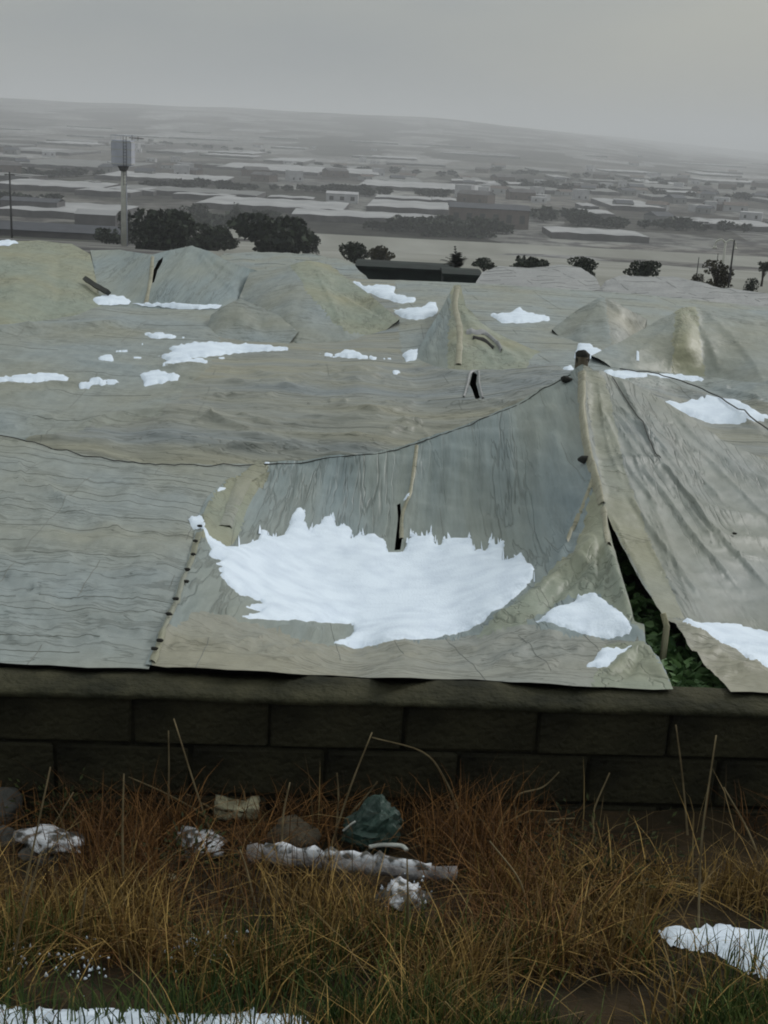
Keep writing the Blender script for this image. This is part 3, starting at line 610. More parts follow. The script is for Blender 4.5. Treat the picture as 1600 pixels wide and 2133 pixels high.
T_G = tent('olive-streaked tent of plastic sheeting left of the crescent of snow', tG_top + [(800, 690), (720, 712), (620, 716), (540, 690), (490, 640)],
     [(520, 568, .30), (570, 562, .36), (640, 545, .46), (690, 554, .41), (722, 580, .36), (762, 608, .31), (802, 642, .27), (660, 620, .33), (580, 630, .26)], tG_top, MT['film_grey'], zones=[([(600, 540), (660, 535), (850, 665), (800, 700), (720, 690), (640, 610)], MT['film_olive'])],
     folds=[([(645, 550), (720, 620), (800, 668)], .035, -14), ([(630, 550), (560, 610), (510, 640)], .03, -14), ([(655, 560), (690, 630), (720, 700)], .03, -12)]+[([(640, 560), (610, 620), (600, 690)], 0.023, 16), ([(680, 590), (740, 620), (800, 660)], -.06, 9), ([(640, 650), (720, 670), (790, 680)], -.04, 9)])
tH_top = [(440, 655), (470, 634), (500, 622), (530, 632), (580, 656), (622, 690)]
T_H = tent('low bluish tent of plastic sheeting in front of the olive-streaked tent', tH_top + [(600, 716), (520, 712), (455, 702), (432, 680)],
     [(470, 636, .30), (500, 624, .34), (530, 634, .31), (580, 658, .23)], tH_top, MT['film_grey'], folds=[([(500, 630), (505, 700)], .03, 12), ([(530, 650), (560, 700)], -.03, 10)])
tI_top = [(868, 735), (890, 690), (912, 655), (930, 622), (946, 592), (960, 592), (970, 640), (1002, 678), (1060, 706), (1130, 734), (1185, 756)]
T_I = tent('narrow pointed tent of plastic sheeting between two snow crescents', tI_top + [(1100, 778), (1000, 780), (920, 772), (868, 750)],
     [(890, 692, .25), (912, 657, .33), (930, 624, .43), (946, 594, .52), (960, 594, .52), (970, 642, .41), (1002, 680, .34), (1060, 708, .28), (1130, 736, .26), (955, 700, .34)], tI_top, MT['film_blue'], step=6, zones=[([(940, 585), (965, 585), (1010, 670), (1200, 745), (1100, 790), (930, 790), (935, 690)], MT['film_olive'])],
     folds=[([(962, 620), (1010, 690), (1110, 745)], .035, -12), ([(958, 640), (990, 710), (1040, 765)], .03, -12), ([(940, 630), (910, 690), (880, 745)], .03, -10), ([(975, 690), (1010, 700), (1050, 742)], .03, -8)]+[([(952, 600), (950, 680), (945, 760)], 0.023, 12), ([(965, 650), (1010, 710), (1090, 760)], .05, 10), ([(935, 640), (905, 740)], -.03, 10)],
     seams=[([(953, 596), (948, 640), (958, 690), (955, 760)], 6, MT['seam_film'], .012), ([(972, 692), (990, 698), (1012, 703), (1030, 718), (1044, 738)], 3, MT['film_pale'], .02), ([(985, 705), (1010, 714), (1028, 730)], 2.5, MT['rag_and_shadow'], .008)])  # last dark strip paints the shadow under the torn edge
tK_top = [(1150, 684), (1200, 646), (1250, 618), (1272, 623), (1302, 641), (1348, 664)]
T_K = tent('small grey tent of plastic sheeting in the back row, right of centre', tK_top + [(1340, 690), (1290, 718), (1215, 716), (1168, 702)],
     [(1200, 648, .38), (1250, 620, .50), (1272, 625, .48), (1302, 643, .42), (1250, 670, .36)], tK_top, MT['film_grey'], zones=[([(1258, 610), (1350, 655), (1350, 700), (1275, 720)], MT['film_beige'])], folds=[([(1255, 622), (1220, 670), (1190, 700)], .03, -12), ([(1262, 624), (1300, 660), (1330, 680)], .03, -12)]+[([(1258, 625), (1262, 700)], 0.023, 14)])
tL_top = [(1232, 738), (1300, 706), (1372, 665), (1420, 641), (1450, 638), (1600, 646), (2050, 662)]
T_L = tent('broad grey flat-topped tent of plastic sheeting at the right edge', tL_top + [(2050, 810), (1600, 805), (1480, 786), (1380, 776), (1285, 768)],
     [(1300, 708, .40), (1372, 667, .50), (1420, 643, .58), (1450, 640, .58), (1600, 648, .56), (2050, 664, .5), (1430, 710, .44), (1600, 720, .42)], tL_top, MT['film_grey'], zones=[([(1405, 640), (1450, 630), (1470, 790), (1400, 785)], MT['film_olive'])], 
     folds=[([(1425, 645), (1370, 700), (1300, 755)], .03, -14), ([(1440, 642), (1475, 710), (1500, 780)], .035, -14), ([(1420, 646), (1410, 710), (1395, 770)], .03, -12), ([(1460, 642), (1540, 720), (1590, 790)], .025, -14)]+[([(1432, 645), (1425, 760)], 0.027, 16), ([(1460, 650), (1470, 770)], -.04, 12)])

# unseen curtain walls, added to darken the inside below the film
def curtain(label, surf, pl, dy=0.0):
    q = np.array(dens(pl, 25, False)); a = surf.pos(q[:, 0], q[:, 1], -.03); a[:, 1] += dy; rows = []
    for k, t in enumerate((0, .35, .7, 1.0)):
        r = a.copy(); r[:, 2] = a[:, 2]*(1-t) + (-2.6)*t; r[:, 1] += .03*np.sin(q[:, 0]*.05+k); rows.append(r)
    V = np.concatenate(rows); n = len(q); Fc = [(i*n+j, i*n+j+1, (i+1)*n+j+1, (i+1)*n+j) for i in range(3) for j in range(n-1)]
    loc = V.mean(0); loc[2] = -2.6
    tag(mesh_obj('added_curtain', V, Fc, MT['film_grey'], None, True, loc), label, 'plastic curtain')
curtain('unseen plastic side curtain added to keep light out at the far side of the collapsed greenhouse', BASE, [(-450, 642), (0, 602), (300, 592), (560, 568), (690, 574), (760, 583), (870, 587), (1000, 592), (1180, 604), (1350, 616), (1600, 642), (2050, 667)])
curtain('unseen plastic side curtain added to keep light out at the left end of the collapsed greenhouse', BASE, [(-448, 645), (-448, 760), (-448, 900)])
curtain('unseen plastic side curtain added to keep light out at the right end of the collapsed greenhouse', BASE, [(2048, 670), (2048, 800), (2048, 1035)])
curtain('unseen plastic curtain added to keep light out at the left end of the front bay', FRONT, [(-448, 866), (-448, 1100), (-448, 1358)])
curtain('unseen plastic curtain added to keep light out at the right end of the front bay', FRONT, [(2048, 1014), (2048, 1200), (2048, 1462)])

# ------------------------------------------------------------------ snow lying on the film
def snow(label, surf, poly, thick=.03, step=7, soft=14, m=None, off=.007, jit=3.5, group=None):
    b = dens(poly, step*.6, True, jit)
    V2, T = tri_poly(b, step, (), .8)
    d = edge_dist(b, V2[:, 0], V2[:, 1])
    h = thick*(1-np.exp(-d/soft)) + np.where(d < .05, -.008, .0)
    h += np.array([.004*noise.fractal((x*.018, y*.035, 4), 1, 2, 3) for x, y in V2])*np.clip(d/soft, 0, 1)
    P = surf.pos(V2[:, 0], V2[:, 1], off) + np.c_[np.zeros((len(h), 2)), h]
    P0 = surf.pos(V2[:, 0], V2[:, 1], off+.012+thick, False); wq = np.clip((d-3)/22, 0, 1)[:, None]; P = P*(1-wq)+P0*wq
    loc = P.mean(0); loc[2] = P[:, 2].min()
    o = mesh_obj('snow_patch', P, [tuple(t) for t in T], m or MT['snow'], None, True, loc)
    return tag(o, label, 'snow', group)
big = [(392, 1082), (400, 1072), (408, 1080), (422, 1078), (427, 1095), (428, 1112), (445, 1122), (460, 1130), (473, 1137), (490, 1137), (505, 1133), (520, 1130), (535, 1124), (541, 1110), (542, 1102), (558, 1104), (560, 1112), (575, 1117), (592, 1114), (598, 1100), (603, 1082), (612, 1072), (617, 1062), (628, 1060), (638, 1068), (637, 1095), (645, 1110), (653, 1098), (656, 1090), (665, 1092), (672, 1078), (690, 1075), (698, 1082), (703, 1092), (712, 1090), (720, 1092), (728, 1098), (738, 1108), (733, 1124), (742, 1118), (752, 1102), (757, 1118), (770, 1115), (780, 1112), (795, 1122), (806, 1130), (808, 1150), (836, 1152), (846, 1135), (855, 1118), (858, 1106), (863, 1105), (867, 1118), (885, 1117), (893, 1108), (903, 1110), (907, 1130), (912, 1140), (918, 1132), (922, 1122), (945, 1123), (970, 1122), (975, 1120), (983, 1122), (985, 1135), (990, 1145), (1003, 1142), (1010, 1148), (1018, 1130), (1020, 1120), (1028, 1122), (1032, 1132), (1042, 1125), (1052, 1122), (1055, 1128), (1050, 1150), (1048, 1168), (1070, 1163), (1085, 1150), (1090, 1158), (1098, 1172), (1112, 1175), (1114, 1195), (1112, 1212),
       (1095, 1230), (1075, 1250), (1050, 1270), (1025, 1290), (1000, 1308), (975, 1320), (940, 1330), (900, 1334), (860, 1338), (820, 1345), (780, 1350), (740, 1352), (700, 1348), (688, 1341), (720, 1332), (735, 1318), (735, 1308), (700, 1300), (650, 1300), (600, 1296), (550, 1294), (500, 1287), (503, 1281), (540, 1276), (502, 1272), (520, 1264), (545, 1262), (540, 1252), (515, 1246), (495, 1240), (478, 1225), (462, 1212), (452, 1205), (462, 1200), (445, 1192), (460, 1186), (440, 1178), (460, 1172), (430, 1158), (440, 1148), (428, 1135), (424, 1120), (410, 1108), (400, 1098)]
BIG = snow('big ragged patch of white snow filling the sag behind the wall', FRONT, big, .008, 6, 4, jit=0)
def fringe(parent_o):
    r = random.Random(12); V, Fc = [], []
    top = [q for q in big[:84] if q[0] > 432]
    for k in range(60):
        i = r.randrange(len(top)-1); t = r.random(); x = top[i][0]*(1-t)+top[i+1][0]*t; y = max(top[i][1], top[i+1][1])+4
        l_ = r.choice((5, 8, 11, 15, 20))*r.uniform(.6, 1.2); w_ = r.uniform(1.2, 3.2); dx = r.uniform(-3, 3)
        q = np.array([(x-w_, y), (x+w_, y), (x+w_*.6+dx*.6, y-l_*.6), (x-w_*.6+dx*.6, y-l_*.6), (x+dx, y-l_)]); P = FRONT.pos(q[:, 0], q[:, 1], .012); b = len(V); V += P.tolist(); Fc += [(b, b+1, b+2, b+3), (b+3, b+2, b+4)]
    f = mesh_obj('fringe', np.array(V)-np.array(parent_o.location), [t[::-1] for t in Fc], MT['snow'], None, False); f.parent = parent_o; f['kind'] = 'stuff'
fringe(BIG)
SN = [('small snow patch on the flap left of the dark tear', FRONT, [(1100, 1298), (1125, 1290), (1150, 1268), (1180, 1262), (1205, 1243), (1235, 1234), (1260, 1252), (1290, 1275), (1312, 1296), (1318, 1318), (1314, 1330), (1270, 1334), (1225, 1335), (1195, 1320), (1160, 1305)], .03, 6, 10),
 ('snow streak on the flap nearest the wall, below the small snow patch', FRONT, [(1212, 1392), (1235, 1375), (1255, 1352), (1290, 1350), (1325, 1347), (1310, 1358), (1290, 1372), (1270, 1392), (1245, 1397)], .02, 6, 8),
 ('long snow strip in the fold at the right edge, near the wall', FRONT, [(1405, 1292), (1450, 1295), (1520, 1302), (1600, 1318), (1850, 1350), (1850, 1430), (1600, 1398), (1560, 1392), (1530, 1368), (1500, 1345), (1450, 1325), (1420, 1310)], .03, 8, 10),
 ('wedge of snow behind the right tent at the right edge', BASE, [(1365, 838), (1420, 838), (1480, 832), (1530, 832), (1570, 855), (1600, 866), (1700, 875), (1700, 885), (1600, 880), (1550, 882), (1500, 885), (1470, 880), (1430, 865), (1400, 855)], .06, 7, 9),
 ('thin snow line running right from the highest peak', BASE, [(1255, 772), (1290, 772), (1340, 780), (1400, 780), (1460, 785), (1475, 795), (1420, 792), (1360, 790), (1330, 795), (1300, 796), (1270, 785)], .05, 5, 6),
 ('snow dab just behind the highest peak', BASE, [(1195, 745), (1205, 712), (1230, 718), (1262, 735), (1268, 742), (1230, 748), (1200, 752)], .06, 5, 6),
 ('tiny snow dab left of the highest peak', BASE, [(1165, 770), (1190, 762), (1200, 770), (1185, 776)], .04, 4, 5),
 ('thin upright snow streak on the broad grey tent', T_L, [(1324, 752), (1327, 736), (1332, 738), (1331, 755)], .03, 4, 5),
 ('shallow crescent of snow between the pointed tent and the small grey tent', BASE, [(1018, 655), (1060, 652), (1080, 640), (1095, 650), (1150, 660), (1145, 668), (1090, 675), (1045, 672)], .07, 5, 6),
 ('long snow streak running down behind the olive-streaked tent', BASE, [(728, 585), (742, 585), (760, 595), (795, 592), (825, 597), (820, 610), (850, 620), (870, 618), (865, 630), (830, 632), (790, 620), (755, 605)], .08, 5, 6),
 ('rounded crescent of snow left of the pointed tent', BASE, [(812, 645), (850, 643), (880, 640), (895, 630), (908, 630), (914, 645), (900, 660), (870, 668), (835, 662)], .08, 5, 6),
 ('small snow clump at the left foot of the pointed tent', BASE, [(835, 738), (850, 730), (870, 726), (875, 740), (862, 752), (845, 755)], .06, 4, 6),
 ('snow dot alone below the small clump, on the middle bay', BASE, [(816, 782), (827, 776), (837, 784), (826, 789)], .04, 4, 5),
 ('ragged snow patch right of the dark bar, below the slit tent', T_F, [(188, 622), (215, 614), (260, 618), (275, 628), (270, 634), (235, 636), (205, 634)], .06, 5, 6),
 ('straight thin snow line along the foot of the slit tent', T_F, [(275, 631), (330, 632), (400, 634), (440, 633), (462, 635), (455, 641), (400, 645), (360, 643), (310, 639)], .06, 5, 6),
 ('long branching snow streak in the valley of the middle bay', BASE, [(330, 742), (358, 732), (350, 723), (400, 712), (440, 712), (500, 716), (560, 720), (600, 724), (605, 730), (540, 732), (480, 738), (430, 744), (395, 748), (440, 749), (430, 756), (380, 760), (355, 768), (335, 766), (348, 754)], .05, 5, 5),
 ('snow streak continuing the valley line to the right', BASE, [(650, 738), (680, 735), (700, 738), (718, 730), (735, 728), (755, 738), (790, 744), (780, 750), (735, 746), (690, 744)], .05, 5, 5),
 ('square pale snow patch under the branching streak', BASE, [(292, 777), (330, 770), (350, 777), (375, 786), (370, 792), (335, 800), (300, 805)], .04, 5, 6),
 ('long snow bar at the left edge of the middle bay', BASE, [(-60, 788), (0, 785), (40, 782), (90, 778), (120, 778), (148, 790), (140, 796), (90, 796), (40, 800), (-60, 802)], .05, 5, 6),
 ('faint thin snow streak between the left bar and the square patch', BASE, [(160, 806), (200, 800), (245, 796), (255, 800), (215, 808), (165, 812)], .03, 4, 5),
 ('crumbly snow fleck above the faint thin streak', BASE, [(195, 748), (215, 738), (235, 742), (240, 750), (215, 752)], .04, 4, 5),
 ('short snow dash above the branching streak', BASE, [(296, 693), (340, 694), (370, 698), (365, 703), (330, 705), (305, 700)], .04, 4, 5),
 ('snow dab on top of the olive mound at the left edge', T_E, [(-20, 503), (10, 500), (30, 500), (38, 506), (20, 512), (-20, 513)], .05, 4, 5),
 ('tiny snow lump on the seam above the big snow patch', FRONT, [(838, 1046), (848, 1032), (858, 1030), (855, 1042), (846, 1049)], .03, 4, 5),
 ('snow dash on the seam at the upper left of the big snow patch', FRONT, [(448, 1025), (462, 1017), (476, 1018), (470, 1026), (455, 1029)], .02, 4, 5),
 ('tiny snow lump at the lowest point of the dark cable', FRONT, [(543, 970), (552, 964), (566, 966), (560, 973)], .03, 4, 5)]
for i, (x, y, l_, t_) in enumerate([(250, 732, 34, 5), (285, 745, 22, 4), (405, 758, 40, 5), (300, 716, 26, 4), (385, 702, 30, 3), (455, 745, 30, 4), (620, 732, 30, 3), (800, 748, 30, 4), (825, 735, 16, 5), (180, 815, 40, 4), (270, 806, 26, 4), (345, 815, 30, 3), (150, 772, 26, 3), (1440, 782, 40, 4), (1500, 800, 30, 3), (560, 712, 26, 3)]):
    l_ *= 1.7
    q = random.Random(i); pl = [(x+l_*.5*math.cos(a)*(1+.4*q.uniform(-1, 1)), y+t_*.5*math.sin(a)*(1+.5*q.uniform(-1, 1))) for a in np.linspace(0, 5.7, 10)]
    snow('thin broken sliver of snow along the valleys of the sheeting', BASE, pl, .006, 4, 3, None, .006, 1.0, 'thin broken snow slivers in the valleys')
for lb, sf, pl, th, st, so in SN: snow(lb, sf, pl, th*.28, st, so*.5)

# ------------------------------------------------------------------ cables, post, ties, things in the tear
def on(surf, pl, off=0.0, n=10):
    c = np.array([tuple(v)[:2] for v in spline([(x, y, 0) for x, y in pl], n)])
    return surf.pos(c[:, 0], c[:, 1], off)
tag(mesh_obj('steel_cable', *tube(on(FRONT, [(-450, 863), (-200, 882), (0, 911), (100, 933), (200, 955), (300, 968), (430, 972), (548, 971), (700, 957), (780, 946), (860, 929), (930, 904), (1000, 877), (1080, 844), (1140, 810), (1190, 780)], .007), .0032), MT['cable'], None, True), 'dark sagging cable along the crest between front and middle bays', 'cable')
tag(mesh_obj('steel_cable', *tube(on(FRONT, [(1275, 788), (1300, 830), (1335, 890), (1365, 950), (1374, 966)], .012), .003), MT['cable'], None, True), 'thin cable slanting down over the right tent from its peak', 'cable')
tag(mesh_obj('steel_cable', *tube(on(BASE, [(1290, 778), (1400, 800), (1480, 832), (1600, 905), (1750, 960)], .03), .005), MT['cable'], None, True), 'dark cable slanting to the right edge behind the right tent', 'cable')
tag(mesh_obj('wooden_batten', *tube(on(T_F, [(178, 592), (200, 606), (226, 622)], .06), .035, 4), MT['cable'], None, False), 'short dark bar sticking out beside the olive mound', 'batten')
pk = FRONT.pos(1214, 762)[0]
def build_post():
    r = empty('prop_post', (pk[0], pk[1]+.05, -2.0)); tag(r, 'wooden prop post poking through the highest peak of sheeting', 'post')
    h = pk[2]+2.0+.05
    local_obj('shaft', *tube([(0, 0, 0), (.005, 0, h*.5), (0, 0, h)], [.05, .046, .042], 9), MT['wood'], r, True)
    V, Fc = [], []
    for i, (z, q) in enumerate(((h-.05, .034), (h-.02, .042), (h+.015, .040), (h+.03, .026), (h+.035, .0))):
        for k in range(10):
            a = 2*math.pi*k/10; rr = q*(1+.18*math.sin(k*2.3+i)); V.append((rr*math.cos(a), rr*math.sin(a)*.9, z+.008*math.sin(k*1.7)))
    for i in range(4):
        for k in range(10): Fc.append((i*10+k, i*10+(k+1) % 10, (i+1)*10+(k+1) % 10, (i+1)*10+k))
    local_obj('rag_cap', V, Fc, MT['rag_and_shadow'], r, True)
build_post()
def knot(surf, px, py, s, label, m='rag_and_shadow', cat='knot', off=.015, group=None):
    c = surf.pos(px, py, off)[0]; b = bmesh.new(); bmesh.ops.create_icosphere(b, subdivisions=2, radius=1)
    for v in b.verts:
        n = 1+.45*noise.noise(v.co*1.9+Vector((px, py, 0))); v.co = Vector((v.co.x*s*1.3*n, v.co.y*s*n, v.co.z*s*.7*n))
    me = bpy.data.meshes.new('wire_knot'); b.to_mesh(me); b.free(); me.materials.append(MT[m])
    for p in me.polygons: p.use_smooth = True
    o = bpy.data.objects.new('wire_knot', me); C.objects.link(o); o.location = c.tolist(); tag(o, label, cat, group)
knot(FRONT, 1217, 973, .030, 'dark wire knot on the ridge below the highest peak')
knot(FRONT, 1528, 1126, .008, 'small dark knot on the right tent near its right side')
knot(FRONT, 1180, 796, .030, 'dark lump left of the highest peak on the crest', off=.02)
for i, (x, y) in enumerate([(333, 1350), (322, 1368), (352, 1302), (366, 1272), (388, 1232), (390, 1215), (402, 1172), (407, 1142), (416, 1112)]):
    knot(FRONT, x, y, .0085, 'small dark wire tie in the row along the left seam', off=.022, group='wire ties along the left seam', cat='wire tie')
for lb, b_, t_ in (('pale wooden stake standing in the lower end of the dark tear', (1386, 1330), (1381, 1278)),):
    c = FRONT.pos(*b_)[0]; t = at_y(*t_, c[1]+.02)
    tag(mesh_obj('stake', *tube([c-np.array([0, 0, .7]), (c+t)/2+np.array([.008, 0, 0]), t], [.012, .011, .010], 7), MT['wood_pale'], None, True), lb, 'stake')

def leaf_mesh(centers, size, flat=.5, aspect=.6, seed=0):
    """pointed leaf-shaped faces, slightly folded, with a tone per leaf"""
    r = np.random.default_rng(seed); n = len(centers)
    a = r.normal(size=(n, 3)); a[:, 2] *= flat; a /= np.linalg.norm(a, axis=1)[:, None]
    b = np.cross(a, r.normal(size=(n, 3))); b /= np.linalg.norm(b, axis=1)[:, None]; c = np.cross(a, b)
    s = size*r.uniform(.6, 1.3, n)[:, None]
    V = np.stack([centers-a*s, centers+b*s*aspect+c*s*.12, centers+a*s, centers-b*s*aspect+c*s*.12], 1).reshape(-1, 3)
    i = np.arange(n)*4; Fc = np.concatenate([np.stack([i, i+1, i+2], 1), np.stack([i, i+2, i+3], 1)])
    return V, Fc, np.repeat(r.uniform(0, 1, n), 4)
def leaf_obj(name, V, Fc, tone, m, parent=None, **kw):
    o = mesh_obj(name, V, Fc, m, None, False, **kw)
    a = o.data.attributes.new('tone', 'FLOAT', 'POINT'); a.data.foreach_set('value', tone.astype(np.float32))
    if parent is not None: o.parent = parent
    return o
for i, (px, py, z, hh, lb) in enumerate([(1285, 1160, .22, .34, 'leafy green crop plant in the narrow top of the tear'), (1330, 1260, .26, .34, 'leafy green crop plant in the middle of the dark tear'), (1372, 1325, .30, .34, 'leafy crop plant beside the pale stake in the tear'),
        (1405, 1375, .34, .30, 'dense green crop plant in the lower part of the tear'), (1455, 1412, .36, .28, 'green crop plant at the lower right of the tear'), (1430, 1436, .38, .22, 'low green crop plant touching the wall in the tear'), (1490, 1436, .38, .22, 'crop plant under the right flap by the wall')]):
    p = at_z(px, py, z); e = empty('crop_plant', (p[0], p[1], -2.0)); tag(e, lb, 'plant', 'crop plants under the torn sheeting')
    h = z+2.0; r = np.random.default_rng(40+i); n = 700
    c = np.clip(r.normal(size=(n, 3)), -1.7, 1.7)*np.array([.06, .12, .28]) + np.array([0, 0, h-.30]); c[:, 2] = np.minimum(c[:, 2], h)
    V, Fc, tn = leaf_mesh(c, .03, .6, .5, i); leaf_obj('leaf_mass', V, Fc, tn, MT['leaf_crop'], e)['kind'] = 'stuff'
    local_obj('stem', *tube([(0, 0, 0), (.03, 0, h*.4), (0, .02, h-.1)], [.012, .010, .005], 5), MT['leaf_crop'], e, True)

# ------------------------------------------------------------------ greenhouses, trees and houses beyond
for lb, pl, Yn, Yf, m in (('pale bluish plastic roof of the next greenhouse, right of centre', [(985, 600), (1005, 566), (1040, 553), (1100, 557), (1165, 552), (1210, 556), (1240, 576), (1255, 606), (1100, 612)], 31, 41, 'film_pale'),
                       ('long pale plastic roof sloping to the right, beyond the small grey tent', [(1240, 612), (1262, 585), (1300, 574), (1400, 576), (1480, 592), (1560, 607), (1700, 622), (1700, 665), (1450, 650), (1300, 622)], 29, 38, 'film_pale'),
                       ('plastic roof behind the slit tent, below the dark round trees', [(440, 548), (470, 528), (560, 527), (660, 530), (730, 545), (770, 585), (600, 590), (500, 570)], 26, 33, 'film_grey')):
    ys = [q[1] for q in pl]; y0, y1 = min(ys), max(ys)
    ct = []
    for x, y in pl:
        k = (y1-y)/(y1-y0); P = at_y(x, y, Yn+(Yf-Yn)*k); ct.append((x, y, float(P[2])))
    sf = Surf(ct, [], (.05, 60, 14)); i0 = max(range(len(pl)), key=lambda i: -pl[i][0])
    sheet('plastic_roof', lb, sf, pl, MT[m], step=7, sy=.7, skirt=pl[:len(pl)-2], wires=(1.2, 1.4, .006), cat='greenhouse roof')

def build_tree(name, label, px, py_base, h_px, w_px, Y, kind='round', group=None, seed=0, leafm='leaf_tree', n=1300):
    """trunk, limbs and a crown of leaf clumps; Y metres away, standing on the terrain"""
    if Y > 200:
        q = gp(px, py_base); Y = float(q[1])
    p = at_y(px, py_base, Y); g = float(terrain(p[0], Y)); sc = Y/F*1.02
    top = at_y(px, py_base-h_px, Y)[2]; H = top-g; W = w_px*sc; vis = h_px*sc
    e = empty(name, (p[0], Y, g)); tag(e, label, 'tree', group); r = np.random.default_rng(seed)
    parts = [tube([(0, 0, -.3), (.02*H, 0, H*.35), (0, .02*H, H*.7)], [.05*H**.8+.03, .035*H**.8+.02, .015*H**.8], 7)]
    cl = []
    n = int(n*1.7); nb = 13 if kind == 'round' else 7
    for k in range(nb):
        a = r.uniform(0, 6.28); zz = r.uniform(.12, .80) if kind == 'round' else r.uniform(.3, .92)
        rr = W*.5*(r.uniform(.25, .72) if kind == 'round' else .35*(1.05-zz))
        c = np.array([rr*math.cos(a), rr*math.sin(a), g*0 + H - vis + vis*zz]); cl.append(c)
        parts.append(tube([(0, 0, H*.3), tuple(c*.6+np.array([0, 0, H*.12])), tuple(c)], [.018*H**.8, .012*H**.8, .006*H**.8], 5))
    parts_v, parts_f = merge(*parts)
    local_obj('trunk', parts_v, parts_f, MT['bark'], e, True)
    pts = []
    for c in cl:
        m = n//nb; d = r.normal(size=(m, 3)); d /= np.linalg.norm(d, axis=1)[:, None]; q = d*r.uniform(.45, 1, m)[:, None]**.5
        s = np.array([W*r.uniform(.22, .32), W*r.uniform(.22, .32), vis*r.uniform(.20, .28)])
        pts.append(c+q*s)
    pts = np.concatenate(pts); k = pts[:, 2] < H; pts = pts[k]
    V, Fc, tn = leaf_mesh(pts, max(.05, W*.05), .9, .7, seed)
    leaf_obj('crown', V, Fc, tn, MT[leafm], e)['kind'] = 'stuff'
TR = [('big dark round tree just right of the water tower', 338, 530, 92, 122, 150, 'round', 1500), ('dark low tree between the two big round trees', 447, 520, 52, 96, 165, 'round', 1100), ('widest dark tree, dome shaped, left of centre', 578, 530, 82, 150, 150, 'round', 1700), ('dark shoulder tree at the right end of the widest tree', 640, 528, 42, 60, 152, 'round', 800),
      ('dark bush left of the small snow streak, above the shed', 738, 548, 48, 62, 120, 'round', 800), ('brownish dark bush right beside the dark bush above the shed', 798, 548, 36, 56, 118, 'round', 800), ('small dark tree behind the water tower mast', 265, 500, 62, 46, 190, 'round', 700), ('dark tree left of the water tower mast foot', 222, 505, 30, 60, 185, 'round', 600),
      ('slim dark tree rising from the hedge left of centre', 493, 470, 48, 26, 420, 'slim', 500), ('dark tree top left in the hedge behind the big trees', 405, 470, 45, 60, 400, 'round', 600), ('wide dark tree in the middle of the hedge behind the big trees', 455, 474, 34, 80, 405, 'round', 700), ('dark tree left end of the hedge before the long shed', 900, 490, 36, 80, 330, 'round', 700),
      ('dark tree in the hedge below the long shed', 980, 492, 42, 100, 325, 'round', 800), ('small dark tree left of the hedge before the long shed', 822, 478, 30, 40, 400, 'round', 500), ('dark tree at the left end of the long shed', 850, 472, 22, 40, 420, 'round', 400), ('low dark bush behind the bluish greenhouse roof', 1110, 560, 26, 84, 95, 'round', 800),
      ('dark bush right of the bluish greenhouse roof', 1212, 568, 32, 54, 80, 'round', 700), ('dark bush on the long pale roof skyline', 1338, 572, 30, 62, 90, 'round', 700), ('dark scrap bush hanging at the roof corner right of centre', 1222, 592, 30, 34, 70, 'round', 500), ('brown green tree beside the tall dark pole at right', 1490, 606, 64, 56, 75, 'round', 900),
      ('small dark round bush at far right below the pole', 1564, 612, 36, 30, 72, 'round', 500), ('small dark bush left of the brown green tree', 1452, 596, 30, 26, 76, 'round', 400), ('dark bush beside the young palm', 1008, 556, 20, 48, 90, 'round', 500), ('dark bush at the right edge of the picture', 1590, 562, 18, 40, 110, 'round', 400)]
for i, (lb, px, py, h, wd, Y, kd, n) in enumerate(TR):
    build_tree('cypress_tree' if kd == 'slim' else 'dark_tree', lb, px, py, h, wd, Y, kd, None, 100+i, 'leaf_brown' if 'brown' in lb else 'leaf_tree', n)

# young palm beside the shed
def build_palm():
    Y = 58; p = at_y(948, 592, Y); g = float(terrain(p[0], Y)); e = empty('young_palm', (p[0], Y, g)); tag(e, 'spiky young palm at the right end of the dark shed', 'palm')
    top = float(at_y(948, 556, Y)[2])-g
    local_obj('trunk', *tube([(0, 0, -.2), (0, 0, top*.5), (.05, 0, top)], [.22, .2, .16], 9), MT['bark'], e, True)
    r = np.random.default_rng(5)
    for k in range(17):
        a = r.uniform(0, 6.28); up = r.uniform(.5, 1.5); Ln = r.uniform(.8, 1.35); pts = []
        for t in np.linspace(0, 1, 7): pts.append(np.array([math.cos(a)*Ln*t*math.cos(up), math.sin(a)*Ln*t*math.cos(up), top+Ln*t*math.sin(up)-.35*t*t]))
        V, Fc = [], []; sd = np.array([-math.sin(a), math.cos(a), 0])
        for q in range(6):
            m_ = (pts[q]+pts[q+1])/2
            for s in (-1, 1):
                b = len(V); tip = m_+sd*s*.34*(1-q*.1)+np.array([0, 0, -.05])+(pts[q+1]-pts[q])*.8; V += [pts[q], pts[q+1], tip]; Fc.append((b, b+1, b+2))
        local_obj('frond', V, Fc, MT['leaf_tree'] if k % 3 else MT['leaf_brown'], e)
build_palm()

# materials of the far things
MT['net'] = mat('net', (.016, .026, .024), (.008, .012, .012), rough=.9, scale=1.5)
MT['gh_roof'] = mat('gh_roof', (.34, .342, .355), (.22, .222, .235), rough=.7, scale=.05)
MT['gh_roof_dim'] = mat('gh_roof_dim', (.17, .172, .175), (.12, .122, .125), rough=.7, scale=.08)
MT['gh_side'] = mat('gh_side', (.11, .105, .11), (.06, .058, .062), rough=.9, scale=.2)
MT['white'] = mat('white', (.42, .42, .44), (.32, .32, .34), rough=.8, scale=.3)
MT['tank'] = mat('tank', (.46, .48, .55), (.38, .40, .47), rough=.5, scale=1.2, stretch=(1, 1, .2))
MT['mast'] = mat('mast', (.50, .50, .46), (.38, .38, .35), rough=.7, scale=1)
MT['pole'] = mat('pole', (.05, .05, .052), rough=.8)
MT['brown_wall'] = mat('brown_wall', (.13, .105, .095), rough=.9, scale=.4)
